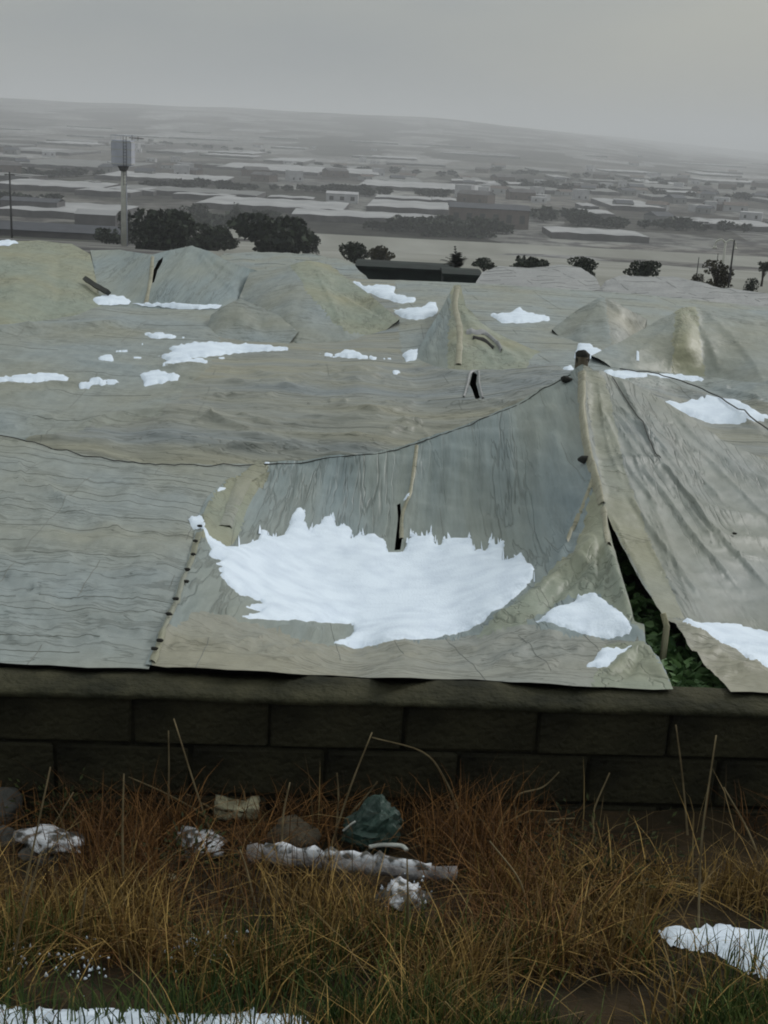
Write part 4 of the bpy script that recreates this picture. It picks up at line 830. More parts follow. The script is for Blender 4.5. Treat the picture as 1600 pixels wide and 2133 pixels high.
MT['slate'] = mat('slate', (.06, .065, .08), rough=.8, scale=.4)
MT['water'] = mat('water', (.05, .055, .06), rough=.15, spec=.5)

def shed(name, label, cat, px0, px1, py_top, py_bot, Y, depth, mw, mr, windows=0, rise=1.0):
    a = at_y(px0, py_top, Y); b = at_y(px1, py_top+(px1-px0)*.0524, Y); g = min(terrain(a[0], Y), terrain(b[0], Y), at_y(px0, py_bot, Y)[2]); W = b[0]-a[0]; Hh = (a[2]+b[2])/2-g
    e = empty(name, ((a[0]+b[0])/2, Y, g)); tag(e, label, cat)
    local_obj('wall', *box(-W/2, W/2, 0, depth, 0, Hh*.86), mw, e)
    ov = W*.01+.05
    V = [(-W/2-ov, -ov, Hh*.86), (W/2+ov, -ov, Hh*.86), (W/2+ov, depth*.5, Hh*.86+(Hh*.14+depth*.03)*rise), (-W/2-ov, depth*.5, Hh*.86+(Hh*.14+depth*.03)*rise), (W/2+ov, depth+ov, Hh*.86), (-W/2-ov, depth+ov, Hh*.86)]
    V += [(x, y, z-.12) for x, y, z in V]
    local_obj('roof', V, [(0, 1, 2, 3), (3, 2, 4, 5), (6, 9, 8, 7), (9, 11, 10, 8), (0, 6, 7, 1), (4, 10, 11, 5), (0, 3, 9, 6), (3, 5, 11, 9), (1, 7, 8, 2), (2, 8, 10, 4)], mr, e)
    for k in range(windows):
        x = -W/2+W*(k+.5)/windows; local_obj('opening', *box(x-W*.2/windows, x+W*.2/windows, -.06, .05, Hh*.25, Hh*.62), MT['pole'], e)
    return e
shed('net_shed', 'long black-green shade-net shed right behind the sheeting', 'shed', 744, 952, 546, 590, 58, 3, MT['net'], MT['net'], 0, .25)
shed('net_shed', 'low dark shed end under the young palm', 'shed', 925, 1002, 562, 600, 52, 2.5, MT['net'], MT['net'], 0, .3)
shed('long_shed', 'long slate-roofed farm shed with brown gable end, right of centre', 'shed', 938, 1104, 424, 468, 520, 14, MT['brown_wall'], MT['slate'], 6)
shed('white_building', 'bright white low building in the fields left of centre', 'building', 680, 746, 399, 414, 640, 10, MT['white'], MT['white'], 3)
shed('dark_shed', 'low dark shed by the left edge below the utility pole', 'shed', 0, 118, 412, 432, 470, 12, MT['gh_side'], MT['slate'])
shed('dark_shed', 'narrow dark shed left of the water tower mast', 'shed', 155, 240, 438, 452, 400, 10, MT['gh_side'], MT['gh_roof'])
shed('slate_barn', 'wide blue-grey barn behind the mound at the left edge', 'barn', -60, 250, 467, 510, 240, 14, MT['gh_side'], MT['slate'])

def greenhouse(px, py, wpx, hpx, tone, label, group=None):
    """low flat plastic greenhouse far off: ridged roof over dark sides"""
    p = gp(px, py)
    if p is None: return
    Y = p[1]; W = wpx*Y/F; d0 = gp(px, py-hpx); D = max(12.0, min((d0[1]-Y) if d0 is not None else 60, 140)); g = min(float(terrain(p[0]+sx_, p[1]+sy_)) for sx_ in (-W/2, W/2) for sy_ in (0, D)); Hh = 2.3 + (p[2]-g)
    nr = max(2, min(8, int(W/12))); V, Fc, mi = [], [], []
    for k in range(nr*2+1):
        x = -W/2+W*k/(nr*2); z = Hh+(.35 if k % 2 else 0); V += [(x, 0, z), (x, D, z)]
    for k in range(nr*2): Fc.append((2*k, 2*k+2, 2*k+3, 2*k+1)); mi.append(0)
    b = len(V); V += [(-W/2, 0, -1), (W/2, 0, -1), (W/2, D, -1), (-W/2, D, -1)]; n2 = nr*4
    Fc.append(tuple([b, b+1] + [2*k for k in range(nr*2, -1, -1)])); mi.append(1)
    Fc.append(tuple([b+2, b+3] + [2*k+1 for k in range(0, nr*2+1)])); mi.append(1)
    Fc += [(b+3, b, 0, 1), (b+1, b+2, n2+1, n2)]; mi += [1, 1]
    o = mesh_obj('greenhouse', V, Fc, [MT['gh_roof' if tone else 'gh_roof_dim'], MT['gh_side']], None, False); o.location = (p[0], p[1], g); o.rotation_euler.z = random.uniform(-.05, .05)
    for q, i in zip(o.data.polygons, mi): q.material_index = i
    tag(o, label, 'greenhouse', group)
GH = [(110, 455, 240, 22, 1, 'wide pale greenhouse strip left of the water tower'), (120, 352, 240, 16, 0, 'long dim greenhouse strip at upper left, left of the tank'), (90, 398, 220, 14, 1, 'pale greenhouse strip behind the utility pole'), (560, 442, 300, 18, 1, 'pale greenhouse strip behind the hedge, left of centre'), (760, 466, 300, 14, 1, 'broad pale greenhouse roof above the widest tree'),
      (620, 362, 330, 12, 1, 'long pale strip below the upper fields, centre left'), (480, 322, 90, 8, 1, 'short bright greenhouse right of the water tank'), (590, 340, 80, 9, 1, 'bright block greenhouse in the upper fields, centre left'), (880, 400, 260, 12, 1, 'pale strip left of the long shed'), (860, 445, 190, 16, 1, 'pale greenhouse in front of the long shed'),
      (1250, 502, 200, 12, 1, 'oval pale greenhouse with a dark front, right of centre'), (1520, 480, 220, 12, 1, 'bright narrow strip at the right edge'), (1330, 440, 110, 14, 1, 'bright greenhouse among the village houses'), (1240, 455, 80, 8, 1, 'small pale strip right of the long shed'),
      (1420, 400, 120, 9, 0, 'dim strip in the village at right'), (1000, 325, 160, 7, 1, 'thin bright strip near the hill foot, right of centre'), (200, 300, 200, 8, 0, 'dim strip on the hill foot above the tank'), (60, 320, 160, 9, 0, 'dim strip at far upper left'), (330, 380, 260, 12, 1, 'pale strip right of the water tower mast'), (380, 410, 300, 10, 0, 'dim strip right of the mast, above the hedge')]
for px, py, wp, hp, tn, lb in GH: greenhouse(px, py, wp, hp, tn, lb)
rr = random.Random(11)
for i in range(60):
    y_ = rr.choice([300, 312, 322, 334, 345, 358, 372, 385, 420, 436]) + rr.uniform(-4, 4); x_ = rr.uniform(-60, 1660)
    greenhouse(x_, y_+(x_-800)*.0524, rr.uniform(30, 130), rr.uniform(3, 8), rr.random() < .55, 'low pale plastic greenhouse among many on the hazy far plain', 'greenhouses scattered over the far plain')

# village houses, far trees
def house_mesh(w_, d_, h_, wallm, roofm, flat):
    V, Fc = box(-w_/2, w_/2, -d_/2, d_/2, -1.5, h_); V = list(V); mi = [0]*6
    if not flat:
        b = len(V); V += [(-w_/2-.2, -d_/2-.2, h_), (w_/2+.2, -d_/2-.2, h_), (w_/2+.2, d_/2+.2, h_), (-w_/2-.2, d_/2+.2, h_), (-w_/2, 0, h_+1.6), (w_/2, 0, h_+1.6)]
        Fc = list(Fc)+[(b, b+1, b+5, b+4), (b+2, b+3, b+4, b+5), (b+3, b, b+4), (b+1, b+2, b+5)]; mi += [1]*4
    for k in range(2):                                        # window openings set proud of the wall
        x = -w_/4+k*w_/2; b = len(V); v2, f2 = box(x-.5, x+.5, -d_/2-.06, -d_/2-.01, .9, 2.2); V += v2; Fc = list(Fc)+[tuple(i+b for i in t) for t in f2]; mi += [2]*6
    me = bpy.data.meshes.new('house'); me.from_pydata(V, [], Fc)
    for m_ in (wallm, roofm, MT['pole']): me.materials.append(m_)
    me.polygons.foreach_set('material_index', mi); me.update(); return me
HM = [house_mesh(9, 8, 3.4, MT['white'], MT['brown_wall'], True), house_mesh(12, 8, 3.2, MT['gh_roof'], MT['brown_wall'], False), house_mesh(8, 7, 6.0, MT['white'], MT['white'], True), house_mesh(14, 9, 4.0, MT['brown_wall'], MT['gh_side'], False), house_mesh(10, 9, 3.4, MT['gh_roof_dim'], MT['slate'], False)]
for i in range(110):
    if i < 70: x_ = rr.uniform(960, 1640); y_ = rr.gauss(392, 26)
    else: x_ = rr.uniform(-40, 1000); y_ = rr.uniform(320, 400)
    p = gp(x_, min(470, max(312, y_))+(x_-1200)*.03)
    if p is None: continue
    o = bpy.data.objects.new('house', rr.choice(HM)); C.objects.link(o); o.location = p.tolist(); o.rotation_euler.z = rr.uniform(-.6, .6); s = rr.uniform(.8, 1.3); o.scale = (s, s, s)
    tag(o, 'tiny pale house among the scattered village houses on the far plain', 'house', 'village houses on the far plain')
def far_tree_mesh(seed):
    r = np.random.default_rng(seed); n = 160; c = np.clip(r.normal(size=(n, 3)), -1.7, 1.7)*np.array([1.5, 1.5, 1.0])+np.array([0, 0, 3.2]); c[:, 2] = np.clip(c[:, 2], .6, 6)
    V, Fc, tn = leaf_mesh(c, .95, .9, .75, seed); tv, tf = tube([(0, 0, -1), (0, 0, 3.4)], [.25, .12], 5); k = len(V)
    me = bpy.data.meshes.new('far_tree'); me.from_pydata(np.concatenate([V, np.array(tv)]).tolist(), [], [tuple(map(int, f)) for f in Fc]+[tuple(i+k for i in f) for f in tf])
    a = me.attributes.new('tone', 'FLOAT', 'POINT'); a.data.foreach_set('value', np.r_[tn, np.zeros(len(tv))].astype(np.float32)); me.materials.append(MT['leaf_tree']); me.update(); return me
FT = [far_tree_mesh(k) for k in range(5)]
lines = [((280, 392), (760, 402), 30), ((360, 476), (560, 474), 14), ((760, 480), (1060, 486), 26), ((0, 428), (130, 430), 10), ((0, 372), (230, 366), 14), ((600, 348), (1000, 372), 22), ((1040, 386), (1560, 416), 40), ((1200, 470), (1600, 486), 26), ((300, 300), (560, 318), 16), ((720, 404), (930, 412), 16), ((1110, 456), (1230, 462), 8), ((1000, 356), (1590, 400), 26)]
for (xa, ya), (xb, yb), n in lines:
    for k in range(n):
        t = rr.random(); p = gp(xa+(xb-xa)*t+rr.uniform(-6, 6), ya+(yb-ya)*t+rr.gauss(0, 2.0))
        if p is None: continue
        o = bpy.data.objects.new('far_tree', rr.choice(FT)); C.objects.link(o); o.location = p.tolist(); o.rotation_euler.z = rr.uniform(0, 6); s = rr.uniform(.6, 1.15); o.scale = (s*1.3, s*1.3, s*.9)
        tag(o, 'small dark tree in the hedgerows of the far plain', 'tree', 'hedgerow trees on the far plain')

# water tower: square tank on a tall mast
def build_tower():
    Y = 170; t = at_y(257, 292, Y); b = at_y(257, 345, Y); g = float(terrain(b[0], Y)); s = Y/F; e = empty('water_tower', (b[0], Y, g)); tag(e, 'tall water tower with boxy grey tank on a single pale mast', 'water tower')
    zb, zt = b[2]-g, t[2]-g; W = 40*s
    bm = bmesh.new(); bmesh.ops.create_cube(bm, size=1)
    for v in bm.verts: v.co = Vector((v.co.x*W, v.co.y*W, zb+(v.co.z+.5)*(zt-zb)))
    bmesh.ops.bevel(bm, geom=bm.edges[:], offset=.12, segments=2, affect='EDGES'); me = bpy.data.meshes.new('tank'); bm.to_mesh(me); bm.free(); me.materials.append(MT['tank'])
    o = bpy.data.objects.new('tank', me); C.objects.link(o); o.parent = e
    v, f = merge(*[box(-W/2-.03, W/2+.03, -W/2-.03, W/2+.03, zb+(zt-zb)*k-.04, zb+(zt-zb)*k+.04) for k in (.08, .36, .64, .93)])
    band = local_obj('band', v, f, MT['mast'], o)
    local_obj('mast', *tube([(0, 0, -.5), (0, 0, zb*.6), (0, 0, zb-.5)], [.42, .36, .32], 12), MT['mast'], e, True)
    local_obj('ladder', *merge(*([tube([(sx_*.2+W*.2, -W/2-.12, zb-2.5), (sx_*.2+W*.2, -W/2-.12, zt+.5)], .03, 4) for sx_ in (-1, 1)]+[tube([(W*.2-.2, -W/2-.12, z_), (W*.2+.2, -W/2-.12, z_)], .02, 4) for z_ in np.arange(zb-2.3, zt+.4, .4)])), MT['pole'], e)
    local_obj('pipe', *tube([(.46, -.1, -.4), (.42, -.1, zb*.6), (.4, -.1, zb)], .07, 6), MT['tank'], e, True)
    local_obj('collar', *tube([(0, 0, zb-.7), (0, 0, zb-.35), (0, 0, zb+.02)], [.4, .62, .8], 12), MT['pole'], e, True)
    rl = [tube([(-W/2, -W/2, zt), (-W/2, -W/2, zt+.6)], .035, 5), tube([(W/2, -W/2, zt), (W/2, -W/2, zt+.6)], .035, 5), tube([(0, -W/2, zt), (0, -W/2, zt+.6)], .035, 5), tube([(-W/2, -W/2, zt+.6), (W/2, -W/2, zt+.6)], .035, 5), tube([(-W/2, W/2, zt+.6), (W/2, W/2, zt+.6)], .035, 5), tube([(-W/2, W/2, zt), (-W/2, W/2, zt+.6)], .035, 5), tube([(W/2, W/2, zt), (W/2, W/2, zt+.6)], .035, 5)]
    local_obj('railing', *merge(*rl), MT['tank'], e)
    local_obj('antenna', *merge(tube([(W*.45, 0, zt), (W*.45, 0, zt+.7)], .04, 5), tube([(W*.3, 0, zt+.35), (W*1.05, 0, zt+.30)], .05, 5), tube([(W*.75, 0, zt+.1), (W*.75, 0, zt+.55)], .04, 5)), MT['pole'], e)
build_tower()
def pole(name, label, px, py_top, Y, rad, m, arm=None, tilt=0.0, extra=None):
    t = at_y(px, py_top, Y); g = float(terrain(t[0], Y)); H = t[2]-g; e = empty(name, (t[0], Y, g)); tag(e, label, 'pole')
    local_obj('shaft', *tube([(0, 0, -.5), (tilt*H*.5, 0, H*.5), (tilt*H, 0, H)], [rad*1.2, rad, rad*.8], 8), m, e, True)
    if arm:
        local_obj('crossarm', *box(-arm/2, arm/2, -.06, .06, H-.5, H-.36), m, e)
        for s in (-.45, 0, .45): local_obj('insulator', *tube([(s*arm, 0, H-.36), (s*arm, 0, H-.2)], [.04, .06], 6), MT['mast'], e)
    return e, H
pole('utility_pole', 'dark utility pole with crossarm at the left edge', 20, 358, 200, .16, MT['pole'], 1.6)
pole('utility_pole', 'tall dark pole at right beside the brown green tree', 1530, 500, 74, .055, MT['pole'])
pole('utility_pole', 'thin dark pole left of the brown green tree', 1456, 536, 76, .03, MT['pole'])
pole('utility_pole', 'faint thin post by the pale lamp at right', 1496, 528, 90, .03, MT['pole'])
e_, H_ = pole('street_lamp', 'pale double-arched lamp post left of the tall dark pole', 1512, 503, 84, .09, MT['mast'])
for s in (-1, 1):
    v = tube(spline([(0, 0, H_-.1), (s*.3, 0, H_+.12), (s*.62, 0, H_-.05), (s*.66, 0, H_-.35)], 4), .06, 6); local_obj('arm', *v, MT['mast'], e_, True); local_obj('lamp_head', *tube([(s*.66, 0, H_-.32), (s*.66, 0, H_-.5)], [.09, .2], 8), MT['mast'], e_, True)
for lb, (xa, ya, Ya), (xb, yb, Yb) in (('overhead wire from the left utility pole towards the tank', (20, 362, 200), (262, 352, 260)), ('overhead wire leaving the left utility pole to the left', (20, 362, 200), (-120, 352, 150))):
    A, B = at_y(xa, ya, Ya), at_y(xb, yb, Yb); pts = [A+(B-A)*t-np.array([0, 0, 1.0*4*t*(1-t)]) for t in np.linspace(0, 1, 14)]
    tag(mesh_obj('overhead_wire', *tube(pts, .035, 5), MT['pole'], None, True), lb, 'wire')

# ------------------------------------------------------------------ foreground: grass, stalks, stones, litter, snow
def bpt(px, py, lift=0.0):
    """the bank point seen at a pixel"""
    d = dirs(px, py); t = np.linspace(1.0, 6.0, 4000); P = CAM+d[None]*t[:, None]; k = np.argmax(P[:, 2] < bank_z(P[:, 0], P[:, 1]-P[:, 0]*WDIR[1]/WDIR[0])); p = P[k].copy(); p[2] += lift; return p
MT['blade_dry'] = mat('blade_dry', (.350, .230, .075), (.070, .042, .015), rough=.8, attr='tone', spec=.15)
MT['blade_green'] = mat('blade_green', (.105, .140, .036), (.018, .038, .010), rough=.75, attr='tone', spec=.2)
MT['blade_rust'] = mat('blade_rust', (.230, .115, .040), (.045, .022, .010), rough=.85, attr='tone', spec=.15)
MT['weed'] = mat('weed', (.045, .055, .020), (.012, .016, .008), rough=.8, attr='tone', spec=.15)
MT['stalk_many'] = mat('stalk_many', (.30, .22, .10), (.09, .062, .028), rough=.8, attr='tone', spec=.2)
MT['stalk'] = mat('stalk', (.22, .175, .10), (.10, .075, .04), rough=.8, scale=14, spec=.2)
MT['stone'] = mat('stone', (.10, .10, .095), (.045, .045, .042), rough=.9, scale=9, bump=.7, bscale=40)
MT['bark_pale'] = mat('bark_pale', (.34, .33, .34), (.12, .11, .11), rough=.9, scale=16, bump=.9, bscale=40)
MT['green_bag'] = mat('green_bag', (.030, .065, .052), (.008, .022, .018), rough=.6, scale=9, bump=.7, bscale=22, spec=.5)
MT['foam'] = mat('foam', (.42, .40, .28), (.22, .20, .13), rough=.9, scale=24, bump=.8, bscale=60)
MT['pale_strip'] = mat('pale_strip', (.55, .58, .55), (.4, .42, .4), rough=.5, scale=20)
nz2 = lambda x, y, s, o: .5+.5*noise.noise((x*s, y*s, o))
CLEAR = []
for (x_, y_, r_) in [(540, 1825, .11), (640, 1835, .11), (740, 1842, .11), (840, 1850, .11), (920, 1860, .08), (110, 1800, .12), (420, 1790, .12), (490, 1720, .10), (770, 1760, .13), (810, 1800, .08), (1500, 1990, .16), (1440, 1970, .10), (1580, 2010, .16), (840, 1890, .09), (20, 1760, .10), (300, 1650, .16), (610, 1780, .10), (60, 2115, .22), (220, 2118, .22), (380, 2122, .2), (520, 2124, .14), (900, 1850, .1), (430, 1840, .08), (770, 1830, .1), (660, 1850, .1), (560, 1850, .1), (1100, 2090, .1), (1480, 2010, .14), (1560, 2040, .14)]:
    q = bpt(x_, y_); CLEAR.append((q[0], q[1], r_))
def clear(x, y):
    yw = y + x*WDIR[1]/WDIR[0]; k = 1.0
    for cx, cy, r_ in CLEAR:
        dx = (x-cx)/r_; dy = (yw-cy+.03)/(r_*1.0)
        if dx*dx+dy*dy < 1: k = min(k, .13)
    return k
def blades(name, label, n, region, hgt, wid, lean, m, seed, cat='grass', dens_f=None, droop=.35):
    """many bent blades as one mesh"""
    r = np.random.default_rng(seed); x0, x1, y0, y1 = region
    k = n*3 if dens_f else n
    x = r.uniform(x0, x1, k); y = r.uniform(y0, y1, k)
    if dens_f:
        d_ = np.array([dens_f(a, b) for a, b in zip(x, y)]); s = r.random(k) < d_; x, y = x[s][:n], y[s][:n]
    n = len(x); yw = y + x*WDIR[1]/WDIR[0]
    z = bank_z(x, y)-.01
    h = hgt*r.uniform(.35, 1.25, n); a = r.uniform(0, 2*np.pi, n); ln = lean*np.abs(r.normal(size=n))*h
    fx, fy = np.cos(a)*ln, np.sin(a)*ln; wa = r.uniform(0, np.pi, n); wx, wy = np.cos(wa)*wid/2, np.sin(wa)*wid/2*.6
    rows = []
    for t, ws in ((0, 1), (.4, .85), (.75, .55), (1, .06)):
        cx = x+fx*t*t; cy = yw+fy*t*t; cz = z+h*(t-droop*t**3*np.minimum(1, ln/h))
        rows += [np.stack([cx-wx*ws, cy-wy*ws, cz], 1), np.stack([cx+wx*ws, cy+wy*ws, cz], 1)]
    V = np.stack(rows, 1).reshape(-1, 3); i = np.arange(n)*8
    Fc = np.concatenate([np.stack([i+q, i+q+1, i+q+3, i+q+2], 1) for q in (0, 2, 4)])
    o = leaf_obj(name, V, Fc, np.repeat(np.clip(r.uniform(0, 1, n)**1.6*np.array([.45+1.1*nz2(a_, b_, 3.1, 20+seed) for a_, b_ in zip(x, y)]), 0, 1), 8), m); tag(o, label, cat, None, 'stuff')
_nz2 = lambda x, y, s, o: .5+.5*noise.noise((x*s, y*s, o))
blades('dry_grass', 'matted dry ochre grass covering the bank in front of the wall', 15000, (-1.2, 1.2, 1.8, 2.75), .14, .0036, .85, MT['blade_dry'], 1, dens_f=lambda x, y: clear(x, y)*max(0, nz2(x, y, 3.4, 1)-.40)*4.2*(1 if y > 2.12 else .4))
blades('rusty_undergrowth', 'tangled rust brown dead stems along the foot of the wall', 6500, (-1.3, 1.3, 2.3, 3.12), .14, .0030, 1.3, MT['blade_rust'], 2, dens_f=lambda x, y: clear(x, y)*max(0, nz2(x, y, 1.7, 5)-.42)*4*(1 if x < .45 else .35))
blades('rusty_clumps', 'taller rust brown weed clumps rising against the block wall', 1800, (-1.0, .75, 2.6, 3.05), .20, .0030, .7, MT['blade_rust'], 12, dens_f=lambda x, y: clear(x, y)*min(1, 1.3*math.exp(-((x+.62)/.16)**2)+.9*math.exp(-((x-.28)/.14)**2)+.5*math.exp(-((x+.25)/.12)**2)))
blades('green_grass', 'dark green grass tufts at the front of the bank', 24000, (-1.2, 1.2, 1.75, 2.45), .12, .0042, .4, MT['blade_green'], 3, dens_f=lambda x, y: clear(x, y)*max(0, nz2(x, y, 3.0, 9)-.36)*3.4*(1.2 if y < 2.18 else .3))
blades('dry_reeds', 'loose taller straw-coloured stems standing through the dry grass', 420, (-1.6, 1.6, 1.9, 3.05), .24, .0036, .55, MT['stalk_many'], 5, dens_f=lambda x, y: clear(x, y)*.9)

STK = [((30, 1950), [(105, 1598)], 'long dry stalk leaning right at the left edge'), ((85, 1765), [(153, 1650)], 'short dry stalk leaning right above the left snowy stone'), ((258, 1890), [(255, 1740), (258, 1612)], 'upright pale stalk right of the left snowy stone'), ((350, 1700), [(352, 1600), (351, 1522)], 'thin upright stalk before the second wall block'), ((442, 1745), [(410, 1650), (362, 1497)], 'long stalk leaning left across the second wall block'),
       ((340, 1640), [(360, 1600), (379, 1560)], 'short stalk forming a cross with the long leaning one'), ((452, 1692), [(340, 1625), (234, 1562)], 'pale fallen reed, topmost of the bunch lying left of centre'), ((445, 1650), [(350, 1622), (262, 1598)], 'pale fallen reed in the middle of the bunch lying left'), ((432, 1702), [(350, 1655), (268, 1618)], 'pale fallen reed, lowest of the bunch lying left'), ((505, 1618), [(440, 1580), (385, 1564)], 'arching dry stalk between the fallen reeds and the foam block'),
       ((510, 1690), [(507, 1600), (504, 1516)], 'upright stalk rising behind the yellowish foam block'), ((456, 1672), [(452, 1600)], 'short upright stalk left of the yellowish foam block'), ((560, 1668), [(558, 1582)], 'short faint stalk right of the yellowish foam block'), ((586, 1800), [(590, 1700), (604, 1630)], 'upright stalk between the foam block and the green bag'), ((690, 1765), [(730, 1640), (775, 1526)], 'long stalk leaning right past the left of the green bag'),
       ((722, 1705), [(760, 1662), (786, 1628)], 'short stalk leaning over the top of the green bag'), ((962, 1705), [(925, 1620), (880, 1566), (775, 1536)], 'long arching stalk bending left over the green bag'), ((530, 1880), [(515, 1815), (500, 1770)], 'dry stalk leaning left in front of the fallen branch'), ((1455, 1935), [(1462, 1750), (1492, 1532)], 'tallest dry stalk, rising at right before the wall'), ((1432, 1735), [(1422, 1620), (1408, 1510)], 'tall stalk crossing left of the tallest one'),
       ((1596, 1832), [(1560, 1735), (1508, 1640)], 'stalk leaning left at the right edge'), ((1102, 1935), [(1085, 1840), (1020, 1752)], 'curved dry stalk in the ochre grass right of centre'), ((852, 2005), [(850, 1880), (848, 1790)], 'thin upright stalk below the right end of the fallen branch'), ((1080, 1722), [(1075, 1660), (1130, 1640), (1165, 1608)], 'bent stalk before the wall right of the arching one'), ((1000, 1718), [(1090, 1712), (1190, 1716)], 'stalk lying flat along the foot of the wall'),
       ((1175, 1745), [(1140, 1712), (1198, 1704)], 'kinked stalk end beside the flat lying stalk'), ((700, 1740), [(705, 1660), (702, 1610)], 'thin grey stalk left of the green bag'), ((20, 2040), [(50, 1900), (85, 1780)], 'ochre stalk leaning right below the left edge stones'), ((1250, 1770), [(1235, 1700), (1270, 1610)], 'faint stalk before the dark wall right of centre'), ((160, 1990), [(175, 1880), (180, 1850)], 'short stalk below the left snowy stone')]
for b_, tp, lb in STK:
    p0 = bpt(*b_)
    pts = [p0-np.array([0, 0, .02])]; Yc = p0[1]; pts.append(p0)
    for q in tp: Yc = min(p0[1]+.10, 3.05+q[0]*.00004); pts.append(at_y(*q, p0[1]+(.03 if len(tp) < 3 else .05)))
    c = spline(pts, 5); rd = np.linspace(.0042, .0018, len(c)).tolist()
    tag(mesh_obj('dry_stalk', *tube(c, rd, 5), MT['stalk'], None, True), lb, 'stalk')

def lump(name, px, py, size, m, seed, label=None, cat=None, parent=None, lift=.3, rough=.35, sub=3, c=None):
    c = bpt(px, py) if c is None else c; b = bmesh.new(); bmesh.ops.create_icosphere(b, subdivisions=sub, radius=1)
    for v in b.verts:
        n = 1+rough*noise.noise(v.co*1.3+Vector((seed, 0, 0)))+rough*.5*noise.noise(v.co*3.4+Vector((0, seed, 0)))+rough*.25*noise.noise(v.co*8+Vector((0, seed, 0)))
        v.co = Vector((v.co.x*size[0]*n, v.co.y*size[1]*n, v.co.z*size[2]*n))
    me = bpy.data.meshes.new(name); b.to_mesh(me); b.free(); me.materials.append(m)
    for p in me.polygons: p.use_smooth = True
    o = bpy.data.objects.new(name, me); C.objects.link(o); o.location = (c[0], c[1], c[2]+size[2]*lift); o.rotation_euler.z = seed*1.3
    if label: tag(o, label, cat)
    return o
def cap_on(o, size, seed, m='snow', zk=.35):
    k = lump('snow_cap', 0, 0, size, MT[m], seed, c=np.zeros(3), rough=.5); k.parent = o; k.location = (0, 0, zk); return k
o = lump('stone', 105, 1785, (.085, .06, .05), MT['stone'], 3, 'rounded stone capped with snow at left', 'stone'); cap_on(o, (.08, .055, .022), 4, 'snow_thin', .035)
o = lump('stone', 420, 1775, (.085, .05, .035), MT['stone'], 6, 'flat stone dusted with snow left of the fallen branch', 'stone'); cap_on(o, (.075, .045, .018), 8, 'snow_thin', .026)
lump('stone', 12, 1700, (.06, .05, .05), MT['stone'], 9, 'grey stone at the left edge by the wall foot', 'stone', lift=.6)
lump('stone', 8, 1762, (.05, .04, .035), MT['stone'], 12, 'small grey stone below the left edge stone', 'stone', lift=.5)
lump('stone', 356, 1838, (.013, .012, .011), MT['foam'], 15, 'tiny pale pebble below the flat dusted stone', 'pebble', lift=1.2, sub=2)
o = lump('stone', 840, 1885, (.07, .05, .03), MT['stone'], 17, 'half buried stone flecked with snow below the branch', 'stone'); cap_on(o, (.055, .04, .016), 18, 'snow_thin', .022)
lump('stone', 610, 1760, (.07, .05, .045), MT['wood'], 19, 'rounded brown clod between foam block and branch', 'clod', lift=.5)
# fallen branch
def build_branch():
    pts = [bpt(x, y, .035) for x, y in ((520, 1800), (620, 1812), (720, 1822), (800, 1830), (870, 1842), (950, 1845))]; c = spline(pts, 6)
    rd = [(.026+.004*noise.noise((i*.7, 0, 0)))*(1-.35*(i/len(c))**2) for i in range(len(c))]
    V, Fc = tube(c, rd, 10); V = [tuple(Vector(v)+Vector((noise.noise(Vector(v)*40), noise.noise(Vector(v)*40+Vector((5, 0, 0))), noise.noise(Vector(v)*40+Vector((0, 9, 0)))))*.005) for v in V]
    loc = np.array(pts[2]); o = mesh_obj('fallen_branch', V, Fc, MT['bark_pale'], None, True, loc); tag(o, 'pale frosted branch lying across the dry grass', 'branch')
    r = random.Random(4)
    sv, sf = [], []
    top = [Vector(p)+Vector((0, 0, rd[i]*.75)) for i, p in enumerate(c)]
    v, f = tube([tuple(t-Vector(loc.tolist())) for t in top[2:-4]], [max(.008, .019*(.8+noise.noise((i*.9, 3, 3)))) for i in range(len(top)-6)], 7)
    s = mesh_obj('snow_cap', v, f, MT['snow_thin'], None, True); s.parent = o
build_branch()
# foam block, pitted
def build_foam():
    c = bpt(492, 1712); b = bmesh.new(); bmesh.ops.create_cube(b, size=1); bmesh.ops.subdivide_edges(b, edges=b.edges[:], cuts=5, use_grid_fill=True)
    for v in b.verts:
        q = Vector((v.co.x*.118, v.co.y*.05, v.co.z*.046)); q += Vector((noise.noise(v.co*5), noise.noise(v.co*5+Vector((3, 0, 0))), noise.noise(v.co*4+Vector((0, 7, 0)))))*.010
        if abs(v.co.x) < .22 and v.co.z > .2: q.z -= .014
        v.co = q
    me = bpy.data.meshes.new('foam_block'); b.to_mesh(me); b.free(); me.materials.append(MT['foam'])
    for p in me.polygons: p.use_smooth = True
    o = bpy.data.objects.new('foam_block', me); C.objects.link(o); o.location = (c[0], c[1], c[2]+.045); o.rotation_euler = (.1, .05, .12); tag(o, 'small yellowish white foam block in the weeds before the wall', 'block')
build_foam()
